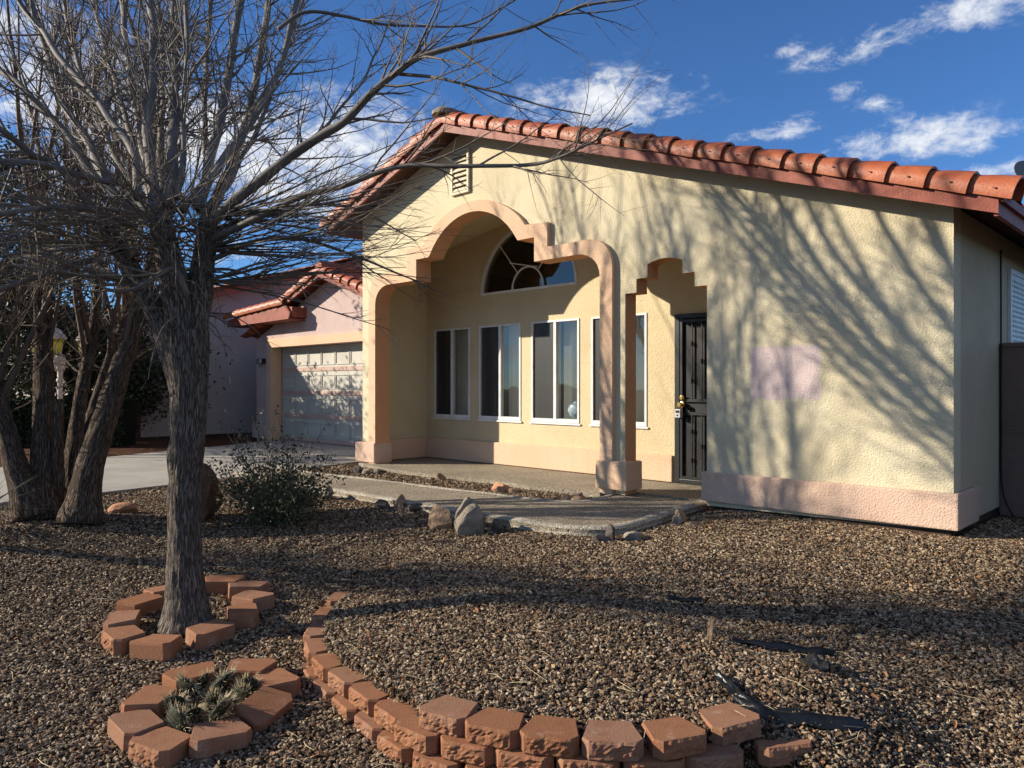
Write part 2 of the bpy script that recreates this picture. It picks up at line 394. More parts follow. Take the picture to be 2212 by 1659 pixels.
class MB:
    "collects shapes in world coordinates; build() links them as one mesh object"
    def __init__(s): s.v = []; s.f = []; s.m = []; s.a = []; s.cur = 0
    def add(s, vs, fs, att=None):
        k = len(s.v); s.v += [tuple(p) for p in vs]; s.f += [tuple(i + k for i in f) for f in fs]; s.m += [s.cur] * len(fs)
        s.a += list(att) if att is not None else [(0., 0., 0.)] * len(vs)
    def box(s, x0, x1, y0, y1, z0, z1):
        vs = [(x, y, z) for x in (x0, x1) for y in (y0, y1) for z in (z0, z1)]
        s.add(vs, [(0, 1, 3, 2), (4, 6, 7, 5), (0, 4, 5, 1), (2, 3, 7, 6), (0, 2, 6, 4), (1, 5, 7, 3)])
    def xbox(s, c, ax, ay, az):
        "a box about c with half-axis vectors"
        c = Vector(c); vs = [c + i * Vector(ax) + j * Vector(ay) + k * Vector(az) for i in (-1, 1) for j in (-1, 1) for k in (-1, 1)]
        s.add(vs, [(0, 1, 3, 2), (4, 6, 7, 5), (0, 4, 5, 1), (2, 3, 7, 6), (0, 2, 6, 4), (1, 5, 7, 3)])
    def prism(s, outer, a, b, holes=(), axis='Y', edge_mat=None):
        "polygon in X,Z (axis Y), Y,Z (axis X) or X,Y (axis Z) extruded from a to b"
        def P(p, d):
            return (p[0], d, p[1]) if axis == 'Y' else (d, p[0], p[1]) if axis == 'X' else (p[0], p[1], d)
        loops = [list(outer)] + [list(h) for h in holes]
        flat = [p for l in loops for p in l]; n = len(flat)
        tri = tessellate_polygon([[Vector((p[0], p[1], 0)) for p in l] for l in loops])
        vs = [P(p, a) for p in flat] + [P(p, b) for p in flat]
        s.add(vs, [tuple(t) for t in tri] + [tuple(i + n for i in reversed(t)) for t in tri])
        k = len(s.v) - 2 * n; o = 0; keep = s.cur
        for li, l in enumerate(loops):
            m = len(l)
            for i in range(m):
                j = (i + 1) % m
                if edge_mat: s.cur = edge_mat(l[i], l[j])
                s.f.append((k + o + i, k + o + j, k + n + o + j, k + n + o + i)); s.m.append(s.cur)
            o += m
        s.cur = keep
    def tube(s, pts, rads, n=6, cap=True, rough=None, barkoff=0.):
        pts = [Vector(p) for p in pts]; m = len(pts)
        if not hasattr(rads, '__len__'): rads = [rads] * m
        t0 = (pts[1] - pts[0]).normalized()
        up = Vector((0, 0, 1)) if abs(t0.z) < .9 else Vector((1, 0, 0))
        nx = t0.cross(up).normalized()
        vs = []; at_ = []; L = 0
        for i in range(m):
            t = (pts[min(i + 1, m - 1)] - pts[max(i - 1, 0)]).normalized()
            nx = (nx - t * nx.dot(t)); nx = nx.normalized() if nx.length > 1e-6 else t.orthogonal().normalized()
            ny = t.cross(nx)
            if i: L += (pts[i] - pts[i - 1]).length
            for k in range(n):
                a = 2 * math.pi * k / n; d = nx * math.cos(a) + ny * math.sin(a); r = rads[i]
                if rough: r = r * (1 + rough(a, L, pts[i] + d * r))
                vs.append(pts[i] + d * r); at_.append((math.cos(a) * rads[0] + barkoff, math.sin(a) * rads[0], L + barkoff))
        fs = [(i * n + k, i * n + (k + 1) % n, (i + 1) * n + (k + 1) % n, (i + 1) * n + k) for i in range(m - 1) for k in range(n)]
        if cap: fs += [tuple(range(n - 1, -1, -1)), tuple((m - 1) * n + k for k in range(n))]
        s.add(vs, fs, at_)
    def lathe(s, c, prof, n=20, axis=Vector((0, 0, 1))):
        c = Vector(c); q = Vector((0, 0, 1)).rotation_difference(axis)
        vs = []
        for r, h in prof:
            for k in range(n):
                a = 2 * math.pi * k / n; vs.append(c + q @ Vector((r * math.cos(a), r * math.sin(a), h)))
        m = len(prof)
        fs = [(i * n + k, i * n + (k + 1) % n, (i + 1) * n + (k + 1) % n, (i + 1) * n + k) for i in range(m - 1) for k in range(n)]
        fs += [tuple(range(n - 1, -1, -1)), tuple((m - 1) * n + k for k in range(n))]
        s.add(vs, fs)
    def grid(s, fn, nu, nv, closed_u=False):
        vs = [fn(i / nu, j / nv) for j in range(nv + 1) for i in range(nu + 1)]
        s.add(vs, [(j * (nu + 1) + i, j * (nu + 1) + i + 1, (j + 1) * (nu + 1) + i + 1, (j + 1) * (nu + 1) + i) for j in range(nv) for i in range(nu)])
    def build(s, name, mats, parent=None, smooth=False, attr=None, bevel=0, fix=True):
        org = root_loc(parent) if parent else Vector((0, 0, 0))
        me = bpy.data.meshes.new(name)
        V = np.array(s.v, dtype=float) - np.array(org)
        me.from_pydata(V.tolist(), [], s.f)
        if not isinstance(mats, (list, tuple)): mats = [mats]
        for mm in mats: me.materials.append(mm)
        if len(mats) > 1: me.polygons.foreach_set('material_index', s.m)
        if attr == 'bark':
            a = me.attributes.new('bark', 'FLOAT_VECTOR', 'POINT'); a.data.foreach_set('vector', np.array(s.a, dtype=np.float32).ravel())
        elif attr == 'lv':
            a = me.attributes.new('lv', 'FLOAT', 'POINT'); a.data.foreach_set('value', np.array(s.a, dtype=np.float32)[:, 0].copy())
        if fix:
            bm = bmesh.new(); bm.from_mesh(me); bmesh.ops.recalc_face_normals(bm, faces=bm.faces)
            if bevel:
                es = [e for e in bm.edges if len(e.link_faces) == 2 and e.calc_face_angle(0) > .6]
                bmesh.ops.bevel(bm, geom=es, offset=bevel, segments=2, affect='EDGES', profile=.6)
            bm.to_mesh(me); bm.free()
        if smooth:
            me.polygons.foreach_set('use_smooth', [True] * len(me.polygons))
            if smooth != 'all':
                try: me.set_sharp_from_angle(angle=R(smooth if smooth is not True else 40))
                except Exception: pass
        o = bpy.data.objects.new(name, me); col.objects.link(o)
        if parent: o.parent = parent
        return o

def catmull(pts, sub=6):
    P = [Vector(p) for p in pts]; P = [2 * P[0] - P[1]] + P + [2 * P[-1] - P[-2]]; out = []
    for i in range(1, len(P) - 2):
        for k in range(sub):
            t = k / sub; a, b, c, d = P[i - 1], P[i], P[i + 1], P[i + 2]
            out.append(.5 * (2 * b + (c - a) * t + (2 * a - 5 * b + 4 * c - d) * t * t + (3 * b - a - 3 * c + d) * t ** 3))
    out.append(P[-2].copy()); return out

def arc(cx, cz, rx, rz, a0, a1, n):
    return [(cx + rx * math.cos(R(a0 + (a1 - a0) * i / n)), cz + rz * math.sin(R(a0 + (a1 - a0) * i / n))) for i in range(n + 1)]

# ------------------------------------------------------------------ ground
BX, BY = [], []
C1 = [(-2.722, -3.831), (-2.523, -4.062), (-2.305, -4.251), (-2.091, -4.375), (-1.848, -4.458), (-1.613, -4.497), (-1.366, -4.533), (-1.114, -4.565),
      (-.905, -4.60), (-.68, -4.53), (-.46, -4.43), (-.255, -4.30), (-.07, -4.13), (.07, -3.93), (.232, -3.654)]
C2 = [(-.819, -4.537), (-.59, -4.476), (-.382, -4.374), (-.185, -4.235), (-.025, -4.044), (.07, -3.775)]
WALLP = np.array(C1)
DROPY = np.linspace(1.2, 9, 157)
_d = np.interp(DROPY, [1.9, 2.5, 3.1, 3.8, 4.75, 5.5, 8], [0, .055, .145, .235, .275, .32, .5])
DROPZ = np.convolve(np.pad(_d, 4, 'edge'), np.ones(9) / 9, 'valid')
def seg_dist(px, py):
    d = np.full(np.shape(px), 9.0)
    for (ax, ay), (bx, by) in zip(WALLP[:-1], WALLP[1:]):
        vx, vy = bx - ax, by - ay; L2 = vx * vx + vy * vy
        t = np.clip(((px - ax) * vx + (py - ay) * vy) / L2, 0, 1)
        d = np.minimum(d, np.hypot(px - ax - t * vx, py - ay - t * vy))
    return d
def ground(px, py):
    px = np.asarray(px, dtype=float); py = np.asarray(py, dtype=float)
    k = np.interp(px, [-9, -6, -4, -3, -2.2, -1.4, 0, 4], [.05, .25, .68, .92, 1.12, 1.3, 1.35, 1.3])
    z = -k * np.interp(-py, DROPY, DROPZ)
    z = z + .11 * np.exp(-((px + 6.0) ** 2 + (py + 5.0) ** 2) / 1.1)
    z = z + .045 * np.clip((px + 2.3) / .5, 0, 1) * np.clip((py + 1.2) / 1.0, 0, 1) * np.clip((1.2 - px) / .5, 0, 1)
    z = z - .10 * np.clip(px + 1.3, 0, 4) * np.clip((-.2 - py) / 1.1, 0, 1) * np.clip((4.6 + py) / 1.6, 0, 1)
    # terrace held up by the block wall
    ang = np.arctan2(py + 3.1, px + 1.2); end = np.clip((ang - WALLANG[0][-1] + .06) / .12, 0, 1)
    wd = .05 + .9 * end
    ang_in = np.clip((np.interp(ang, *WALLANG) + .25 * end - np.hypot(px + 1.2, py + 3.1)) / wd + .5, 0, 1); ang_in = ang_in * ang_in * (3 - 2 * ang_in)
    d = seg_dist(px, py)
    t = -.165 + .11 * np.clip((d - .08) / .9, 0, 1) ** .8
    front = np.clip((-2.3 - py) / .9, 0, 1)
    fall = np.clip((1.9 - px) / 1.75, 0, 1); fall = fall * fall * (3 - 2 * fall)
    z = z + np.maximum(t - z, 0) * front * fall * ang_in
    return z
_a = np.arctan2(WALLP[:, 1] + 3.1, WALLP[:, 0] + 1.2); _r = np.hypot(WALLP[:, 0] + 1.2, WALLP[:, 1] + 3.1)
_o = np.argsort(_a); WALLANG = (np.concatenate([[-3.2, _a[_o][0] - .01], _a[_o], [_a[_o][-1] + .01, 3.2]]), np.concatenate([[0, 1.0], _r[_o], [1.2, 9]]))
WALLANG = (_a[_o], _r[_o])
def gz(x, y): return float(ground(x, y))

def build_ground():
    xs = np.concatenate([[-250, -120, -60, -35, -22, -16, -12], np.arange(-10, -5, .4), np.arange(-5, 2.6, .06), np.arange(2.6, 8, .4), [10, 16, 30, 60, 120, 250]])
    ys = np.concatenate([[-250, -120, -60, -30, -18, -12, -9, -7.5], np.arange(-6.8, -2.2, .06), np.arange(-2.2, .6, .2), [1, 2, 4, 8, 14, 25, 45, 90, 160, 300]])
    X, Y = np.meshgrid(xs, ys); Z = ground(X, Y)
    b = MB(); nx = len(xs)
    b.v = list(zip(X.ravel(), Y.ravel(), Z.ravel()))
    b.f = [(j * nx + i, j * nx + i + 1, (j + 1) * nx + i + 1, (j + 1) * nx + i) for j in range(len(ys) - 1) for i in range(nx - 1)]
    b.m = [0] * len(b.f); b.a = [(0, 0, 0)] * len(b.v)
    o = b.build('ground', M['gravel'], smooth='all'); tag(o, kind='structure')
build_ground()

def sheet(name, poly, z0, z1, m):
    b = MB(); b.prism(poly, z0, z1, axis='Z'); o = b.build(name, m); tag(o, kind='structure'); return o
sheet('driveway', [(-7.5, -9), (-7.83, -3.87), (-8.08, -2.4), (-8.72, .3), (-9.1, 1.98), (-14.4, 1.98), (-13.6, .5), (-12.46, -2.4), (-11.2, -5.6), (-10.3, -9)], -.6, .012, M['concrete'])
sheet('red_gravel_strip', [(-12.48, -2.4), (-13.62, .5), (-14.42, 1.98), (-15.3, 1.98), (-30, 1.98), (-30, -6), (-11.4, -5.0)], -.1, .006, M['redgravel'])
FRONT = [(-8.25, -2.03), (-6, -2.02), (-4.6, -1.99), (-3.4, -1.95), (-2.75, -1.93), (-2.42, -1.86), (-2.2, -1.70), (-2.1, -1.45), (-2.12, -1.1), (-2.2, -.55), (-2.27, -.06)]
BACK = [(-8.55, -1.22), (-7.1, -1.16), (-6.1, -1.03), (-5.2, -.97), (-4.05, -.86), (-3.6, -.80), (-3.40, -.71), (-3.30, -.53), (-3.34, -.25), (-3.42, .12)]
fr = [(p.x, p.y) for p in catmull([Vector((*q, 0)) for q in FRONT], 5)]
bk = [(p.x, p.y) for p in catmull([Vector((*q, 0)) for q in BACK], 5)]
sheet('path', fr + [(-2.27, .2), (-3.42, .2)] + bk[::-1], -.2, .052, M['aggregate'])
sheet('porch_floor', [(-8.06, 1.2), (-8.06, -.12), (-7.2, -.29), (-6.5, -.31), (-5.8, -.27), (-5.1, -.17), (-4.4, -.22), (-3.9, -.14), (-3.46, -.09), (-3.44, .203), (-2.19, .203), (-2.19, 1.2)], -.2, .072, M['aggregate'])
def kerb(pl, side, wd, top, bot):
    P = [Vector((x, y, 0)) for x, y in pl]; b = MB(); rows = []
    prof = [(0, top - .012), (.25, top), (.6, top), (.85, top - .012), (1, top - .05), (1.03, bot)]
    n = len(prof)
    for i, p in enumerate(P):
        t = (P[min(i + 1, len(P) - 1)] - P[max(i - 1, 0)]).normalized(); nn = Vector((t.y, -t.x, 0)) * side
        wv = wd * (1 + .10 * mnoise.noise(Vector((i * .21, side, 0))))
        rows += [p + nn * (u - 1) * wv + Vector((0, 0, h + .010 * mnoise.noise(Vector((i * .3, u, 3))))) for u, h in prof]
    b.add(rows, [(i * n + k, i * n + k + 1, (i + 1) * n + k + 1, (i + 1) * n + k) for i in range(len(P) - 1) for k in range(n - 1)] + [tuple(range(n)), tuple((len(P) - 1) * n + k for k in range(n))])
    o = b.build('kerb', M['kerb'], smooth=50); tag(o, kind='structure')
kerb(fr, 1, .13, .072, -.12)
kerb(bk, -1, .085, .066, -.05)

# ------------------------------------------------------------------ the house
AX, AZ_, SL = -5.83, 4.54, .333           # gable apex (underside of the rake board) and roof pitch
XR, XL = -.03, -8.13
house = empty('house', (-4, 0, .1), 'cream stucco house with red tile gable, stepped arched porch and peach trim', 'house')
def zroof(x): return AZ_ - SL * abs(x - AX)
CX = -5.6
inner = [(CX - 2.115, .06), (CX - 2.115, 2.46)] + arc(CX - 1.80, 2.46, .315, .27, 180, 90, 7)[1:] + [(CX - 1.13, 2.728), (CX - 1.13, 3.02), (CX - .853, 3.02)] \
    + [(CX + x, 3.505 - .982 + math.sqrt(.982 ** 2 - x * x)) for x in np.linspace(-.853, .853, 21)[1:-1]] \
    + [(CX + .853, 3.02), (CX + 1.13, 3.02), (CX + 1.13, 2.728)] + arc(CX + 1.80, 2.46, .315, .27, 90, 0, 7) + [(CX + 2.115, .06)]
outer = [(CX - 2.285, .06), (CX - 2.285, 2.55)] + arc(CX - 1.96, 2.55, .325, .33, 180, 90, 7)[1:] + [(CX - 1.34, 2.88), (CX - 1.34, 3.19), (CX - .98, 3.19)] \
    + [(CX + x, 3.645 - 1.311 + math.sqrt(1.311 ** 2 - x * x) - (.02 if abs(x) > .9 else 0)) for x in np.linspace(-.98, .98, 21)[1:-1]] \
    + [(CX + .98, 3.19), (CX + 1.34, 3.17), (CX + 1.34, 2.88)] + arc(CX + 1.96, 2.55, .325, .33, 90, 0, 7) + [(CX + 2.285, .06)]
mid = [(a[0] * .55 + b[0] * .45, a[1] * .55 + b[1] * .45) for a, b in zip(inner, outer)]
niche = [(-3.185, .06), (-3.185, 2.238), (-3.04, 2.238), (-3.04, 2.385), (-2.90, 2.385), (-2.90, 2.525)] + [(x, 2.525 + .042 * (1 - ((x + 2.69) / .21) ** 2)) for x in np.linspace(-2.88, -2.50, 7)] \
    + [(-2.478, 2.525), (-2.478, 2.385), (-2.336, 2.385), (-2.336, 2.238), (-2.198, 2.238), (-2.198, .06)]
nset = set(niche)
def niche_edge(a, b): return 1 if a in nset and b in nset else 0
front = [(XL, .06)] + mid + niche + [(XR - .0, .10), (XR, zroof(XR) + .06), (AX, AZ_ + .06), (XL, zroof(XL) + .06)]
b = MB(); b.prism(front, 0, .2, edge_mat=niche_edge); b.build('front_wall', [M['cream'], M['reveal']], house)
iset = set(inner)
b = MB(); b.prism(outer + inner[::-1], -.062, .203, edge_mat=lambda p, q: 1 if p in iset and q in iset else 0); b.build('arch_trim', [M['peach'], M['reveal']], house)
# pillar bases and base bands
b = MB(); b.box(-8.21, -7.71, -.085, .25, .085, .385); b.build('pillar_base', M['peach_base'], house, bevel=.018)
b = MB(); b.box(-3.53, -3.11, -.085, .215, .115, .425); b.build('pillar_base', M['peach'], house, bevel=.018)
b = MB(); b.prism([(-2.235, -.05), (.014, -.05), (.014, .60), (-.028, .60), (-.028, -.002), (-2.235, -.002)], .108, .398, axis='Z'); b.build('base_band', M['peach_base'], house, bevel=.014)
b = MB(); b.box(-8.02, -3.335, 1.148, 1.198, .082, .402); b.box(-8.048, -7.998, .25, 1.147, .082, .402); b.build('base_band', M['peach'], house, bevel=.01)
# porch walls with window openings
WX = [(-7.845, -6.995), (-6.77, -5.9), (-5.68, -4.81), (-4.595, -3.727)]; WZ = (.737, 2.155)
holes = [[(a, WZ[0]), (c, WZ[0]), (c, WZ[1]), (a, WZ[1])] for a, c in WX]
ACX, AR, AZ0_ = -5.79, .945, 2.62
holes.append([(ACX - AR, AZ0_)] + [(ACX + AR, AZ0_)] + arc(ACX, AZ0_, AR, AR * 1.0, 4, 176, 28))
DX0, DX1, DZ1 = -3.30, -2.32, 2.10
outb = [(-8.05, .06), (DX0, .06), (DX0, DZ1), (DX1, DZ1), (DX1, .06), (-2.19, .06), (-2.19, 3.20), (AX, 3.78), (-8.05, 3.45)]
b = MB(); b.prism(outb, 1.2, 1.34, holes); b.build('porch_wall', M['cream_in'], house)
b = MB(); b.box(-8.12, -8.05, .2, 1.34, .07, 3.7); b.build('porch_side_wall', M['cream_in'], house)
b = MB(); b.box(-2.196, -2.1, .2, 1.34, .08, 3.2); b.build('porch_side_wall', M['cream_in'], house)
b = MB()
def ceil(u, v): x = -8.06 + u * 5.9; return (x, .19 + v * 1.05, 3.695 - .156 * abs(x - AX))
b.grid(ceil, 20, 1); b.build('porch_ceiling', M['cream_in'], house)
# right side wall and back of the house
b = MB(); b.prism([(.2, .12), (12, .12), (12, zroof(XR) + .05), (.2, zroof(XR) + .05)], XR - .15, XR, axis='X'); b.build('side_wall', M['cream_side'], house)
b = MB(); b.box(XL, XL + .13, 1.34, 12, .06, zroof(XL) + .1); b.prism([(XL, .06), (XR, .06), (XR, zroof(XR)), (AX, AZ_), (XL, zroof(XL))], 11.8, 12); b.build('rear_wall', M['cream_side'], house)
b = MB(); b.box(-2.19, -.06, .03, 11, -.1, .12); b.build('foundation', M['foundation'], house)
b = MB(); b.box(-8.0, -2.2, 1.5, 1.6, .0, .06); b.box(-8.0, -7.95, 1.35, 4.2, .05, 3.2); b.box(-2.3, -2.25, 1.6, 4.2, .05, 3.2); b.box(-8, -2.25, 4.2, 4.3, .05, 3.6); b.box(-8, -2.25, 1.5, 4.2, .03, .07); b.prism([(-8, 3.2), (-2.25, 3.2), (-2.25, 3.22), (-4.4, 3.8), (-7.2, 3.8), (-8, 3.55)], 4.19, 4.24); b.prism([(-8, 3.55), (-7.2, 3.8), (-4.4, 3.8), (-2.25, 3.19), (-2.25, 3.24), (-4.4, 3.86), (-7.2, 3.86), (-8, 3.6)], 1.35, 4.2)
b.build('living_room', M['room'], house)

# roof: field tiles on both slopes, boards, rake tiles, ridge
RE, LE, OV = .34, -8.62, .30
roofo = []
def field(xe, sgn, y0, y1, apx, apz, pitch, b, dy=.045):
    Ls = abs(xe - apx); rows = int(Ls / .38); ny = int((y1 - y0) / dy); nrm = math.hypot(1, pitch)
    pts = []
    for r in range(rows + 1):
        for k in (0, 1):
            f = (r + k * .97) / (rows + 1)
            pts.append((f * Ls, .018 + .030 * k))
    def fn(u, v):
        d, h = pts[int(round(u * (len(pts) - 1)))]
        y = y0 + v * (y1 - y0); w_ = .055 * abs(math.cos(math.pi * y / .30)) ** .8
        x = apx + sgn * d
        return (x, y, apz + .12 - pitch * d + h + w_)
    b.grid(fn, len(pts) - 1, ny)
b = MB(); field(.36, 1, -.02, 12.2, AX, AZ_, SL, b); field(-8.66, -1, -.02, 12.2, AX, AZ_, SL, b)
roof = b.build('roof', M['tile'], house)
b = MB()
b.prism([(LE, zroof(LE) - .0), (AX, AZ_), (RE, zroof(RE)), (RE, zroof(RE) + .135), (AX, AZ_ + .14), (LE, zroof(LE) + .135)], -OV - .035, -OV)
b.box(RE - .035, RE - .001, -OV, 12, zroof(RE) - .01, zroof(RE) + .10); b.box(RE - .001, RE + .03, -OV - .02, 12, zroof(RE) + .085, zroof(RE) + .15)
b.box(LE, LE + .035, -OV, 12, zroof(LE) - .01, zroof(LE) + .12)
b.build('fascia_board', M['fascia'], roof)
b = MB()
for x0, x1 in ((AX, RE - .04), (LE + .04, AX)):
    b.prism([(x0, zroof(x0) + .07), (x1, zroof(x1) + .07), (x1, zroof(x1) + .10), (x0, zroof(x0) + .10)], -OV, 12)
b.build('soffit', M['soffit'], roof)

def rake_tiles(apx, apz, xe, pitch, yf, b, expo=.295, sc_=1.0):
    "barrel tiles lapped down the rake; yf is the face of the rake board"
    sgn = 1 if xe > apx else -1; nrm = math.hypot(1, pitch)
    s = Vector((sgn / nrm, 0, -pitch / nrm)); n = Vector((sgn * pitch / nrm, 0, 1 / nrm))
    L = abs(xe - apx) * nrm; cnt = int(round(L / expo)); expo = L / cnt
    prof = [(-.055, -.012), (-.070, .045), (-.060, .10), (-.020, .148), (.045, .172), (.12, .168), (.185, .135), (.225, .08), (.235, .02)]
    for i in range(cnt):
        a = Vector((apx, yf, apz)) + s * (i * expo); ln = expo * 1.16
        jit = rnd.uniform(-.004, .004); tl = rnd.uniform(-.006, .006)
        vs = []
        for t, k in ((0, .74), (.55, .91), (1, 1.0)):
            for off in (0, .017):
                for (y, h) in prof:
                    cy, ch = .08, .03
                    yy = cy + (y - cy) * k; hh = ch + (h - ch) * k
                    d = math.hypot(yy - cy, hh - ch); f = (d - off) / d
                    yy = cy + (yy - cy) * f; hh = ch + (hh - ch) * f
                    vs.append(a + s * (t * ln) + Vector((0, yy + jit, 0)) + n * (hh * sc_ + jit + tl * t))
        m = len(prof); fs = []
        for r in range(2):
            for k in range(m - 1):
                o0 = r * 2 * m + k; o1 = o0 + 2 * m
                fs.append((o0, o0 + 1, o1 + 1, o1)); fs.append((o0 + m, o1 + m, o1 + m + 1, o0 + m + 1))
        for k in range(m - 1):
            e = 4 * m + k; fs.append((e, e + 1, e + m + 1, e + m)); fs.append((k, k + m, k + m + 1, k + 1))
        for r in range(2):
            for k in (0, m - 1):
                o0 = r * 2 * m + k; o1 = o0 + 2 * m; fs.append((o0, o1, o1 + m, o0 + m))
        b.add(vs, fs)
        b.tube([a + s * ln * .62 + Vector((0, -.066, 0)) + n * .055, a + s * ln * .62 + Vector((0, -.078, 0)) + n * .055], .007, 6)
b = MB(); rake_tiles(AX - .03, AZ_ + .125, .385, SL, -OV - .035, b); rake_tiles(AX + .03, AZ_ + .125, -8.66, SL, -OV - .035, b)
b.build('rake_tile', M['tile'], roof, smooth=40)
b = MB()
for i in range(32):
    y0 = -.28 + i * .38
    b.tube([(AX, y0, AZ_ + .20), (AX, y0 + .42, AZ_ + .23)], [.13, .11], 12)
b.build('ridge_tile', M['tile'], roof, smooth=40)
b = MB(); b.lathe((AX - .02, -.30, AZ_ + .24), [(.16, -.02), (.15, .03), (.09, .07), (.02, .085)], 12); b.build('ridge_mortar', M['rock_grey'], roof, smooth=True)

# gable vent
b = MB(); vx0, vx1, vz0, vz1 = -6.02, -5.665, 3.79, 4.37
b.box(vx0, vx0 + .035, -.04, -.002, vz0, vz1); b.box(vx1 - .035, vx1, -.04, -.002, vz0, vz1); b.box(vx0 + .035, vx1 - .035, -.04, -.002, vz0, vz0 + .03); b.box(vx0 + .035, vx1 - .035, -.04, -.002, vz1 - .03, vz1)
for i in range(8):
    z = vz0 + .06 + i * .066; b.xbox(((vx0 + vx1) / 2, -.022, z), ((vx1 - vx0) / 2 - .035, 0, 0), (0, .017, .026), (0, -.004, .003))
vent = b.build('gable_vent', M['vent'], house)
b = MB(); b.box(vx0 + .036, vx1 - .036, -.005, -.003, vz0 + .031, vz1 - .031); b.build('dark_gap', M['room'], vent)

# windows
for wi, (x0, x1) in enumerate(WX):
    z0, z1 = WZ; t = .025; xm = (x0 + x1) / 2
    b = MB(); y0, y1 = 1.188, 1.26
    b.box(x0 - .004, x0 + t, y0, y1, z0, z1); b.box(x1 - t, x1 + .004, y0, y1, z0, z1)
    b.box(x0 + t, x1 - t, y0 + .002, y1, z0, z0 + .05); b.box(x0 + t, x1 - t, y0 + .002, y1, z1 - t, z1)
    b.box(xm - .025, xm + .02, y0 + .008, y1, z0 + .05, z1 - t)
    b.box(x0 - .03, x1 + .03, 1.176, 1.186, z0 - .028, z0 - .004)
    wn = b.build('window', M['white'], house)
    b = MB(); b.box(xm + .02, x1 - t, 1.225, 1.229, z0 + .05, z1 - t); b.build('pane', M['glass'], wn)
    b = MB(); b.box(x0 + t, xm - .025, 1.240, 1.244, z0 + .05, z1 - t); b.build('pane', M['glass_dark'], wn)
    b = MB(); b.box(x0 + t, xm - .025, 1.212, 1.213, z0 + .05, z1 - t); b.build('fly_screen', M['fly'], wn)
    b = MB(); x = x0 + .04
    while x < x1 - .03:
        lefthalf = x < xm - .03
        a = rnd.uniform(.10, .5) if not lefthalf else rnd.uniform(.7, 1.2)
        if wi == 2 and x > x1 - .22: a = 1.0
        hw = .042
        if not (lefthalf and rnd.random() < .35):
            b.xbox((x + .03, 1.42 + rnd.uniform(-.005, .005), (z0 + z1) / 2 + .04), (hw * math.cos(a), hw * math.sin(a), 0), (-.0008 * math.sin(a), .0008 * math.cos(a), 0), (0, 0, (z1 - z0) / 2 + .03))
        x += .078
    b.build('blind', M['blind'], wn)
# the arched window
b = MB()
def band(cx, cz, r0, r1, a0, a1, n, y0, y1): b.prism(arc(cx, cz, r1, r1, a0, a1, n) + arc(cx, cz, r0, r0, a1, a0, n), y0, y1)
band(ACX, AZ0_ + .003, AR - .035, AR, 0, 180, 40, 1.19, 1.26)
b.box(ACX - AR, ACX + AR, 1.188, 1.262, AZ0_ - .005, AZ0_ + .03)
band(ACX + .02, AZ0_ + .032, .295, .315, 0, 180, 24, 1.196, 1.218)
for a in (50, 130):
    d = Vector((math.cos(R(a)), 0, math.sin(R(a)))); p0 = Vector((ACX + .02, 1.207, AZ0_ + .03)); b.tube([p0 + d * .31, p0 + d * .905], .009, 6)
b.tube([(ACX - .34, 1.200, 3.05), (ACX + .22, 1.200, 2.93)], .009, 6)
aw = b.build('arched_window', M['white'], house)
b = MB(); b.prism(arc(ACX, AZ0_ + .03, AR - .03, AR - .04, 0, 180, 30), 1.228, 1.232); b.build('pane', M['glass_dark'], aw)

# security door
b = MB()
b.box(DX0 - .005, DX0 + .06, 1.165, 1.24, .085, DZ1); b.box(DX1 - .06, DX1 + .005, 1.165, 1.24, .085, DZ1); b.box(DX0 + .06, DX1 - .06, 1.166, 1.24, DZ1 - .055, DZ1 - .001); b.box(DX0 + .06, DX1 - .06, 1.166, 1.24, .075, .13)
door = b.build('security_door', M['iron'], house, bevel=.004)
b = MB()
x0, x1 = DX0 + .062, DX1 - .062
b.box(x0, x0 + .035, 1.172, 1.205, .132, DZ1 - .057); b.box(x1 - .035, x1, 1.172, 1.205, .132, DZ1 - .057)
for z in (.15, .915, 1.07, DZ1 - .085): b.box(x0 + .035, x1 - .035, 1.173, 1.204, z - .018, z + .018)
for i in range(1, 6):
    x = x0 + .035 + (x1 - x0 - .07) * i / 6
    for za, zb, ks in ((.168, .897, (.36, .70) if i % 2 else (.53,)), (1.088, DZ1 - .103, (1.30, 1.74) if i % 2 else (1.53,))):
        b.box(x - .007, x + .007, 1.170, 1.184, za, zb)
        for kz in ks: b.lathe((x, 1.177, kz - .03), [(.009, 0), (.02, .012), (.011, .022), (.022, .032), (.011, .042), (.02, .052), (.009, .062)], 8)
b.build('grille', M['iron'], door)
b = MB(); b.box(x0 + .02, x1 - .02, 1.2052, 1.2062, .14, DZ1 - .07); b.build('screen', M['screen'], door)
b = MB()
b.box(DX0 + .065, DX1 - .065, 1.30, 1.34, .10, DZ1 - .06)
for px in (.14, .52):
    for pz, ph in ((.25, .55), (.95, .95)): b.box(DX0 + px, DX0 + px + .32, 1.288, 1.2985, pz, pz + ph)
b.build('entry_door', M['wood'], door, bevel=.006)
for nm, z in (('handle', 1.02), ('deadbolt', 1.10)):
    b = MB(); b.lathe((DX0 + .105, 1.165, z), [(.034, 0), (.034, .012), (.014, .018), (.014, .04), (.03, .048), (.034, .066), (.022, .08)] if nm == 'handle' else [(.032, 0), (.032, .02), (.02, .026), (.018, .032)], 14, Vector((0, -1, 0)))
    b.build(nm, M['brass'], door, smooth=True)
lock = empty('lockbox', (DX0 + .075, 1.13, .90), 'pale grey lockbox hanging from the knob of the black security door', 'lockbox')
b = MB(); b.box(DX0 + .04, DX0 + .115, 1.095, 1.160, .865, .965); b.build('case', M['lockgrey'], lock, bevel=.006)
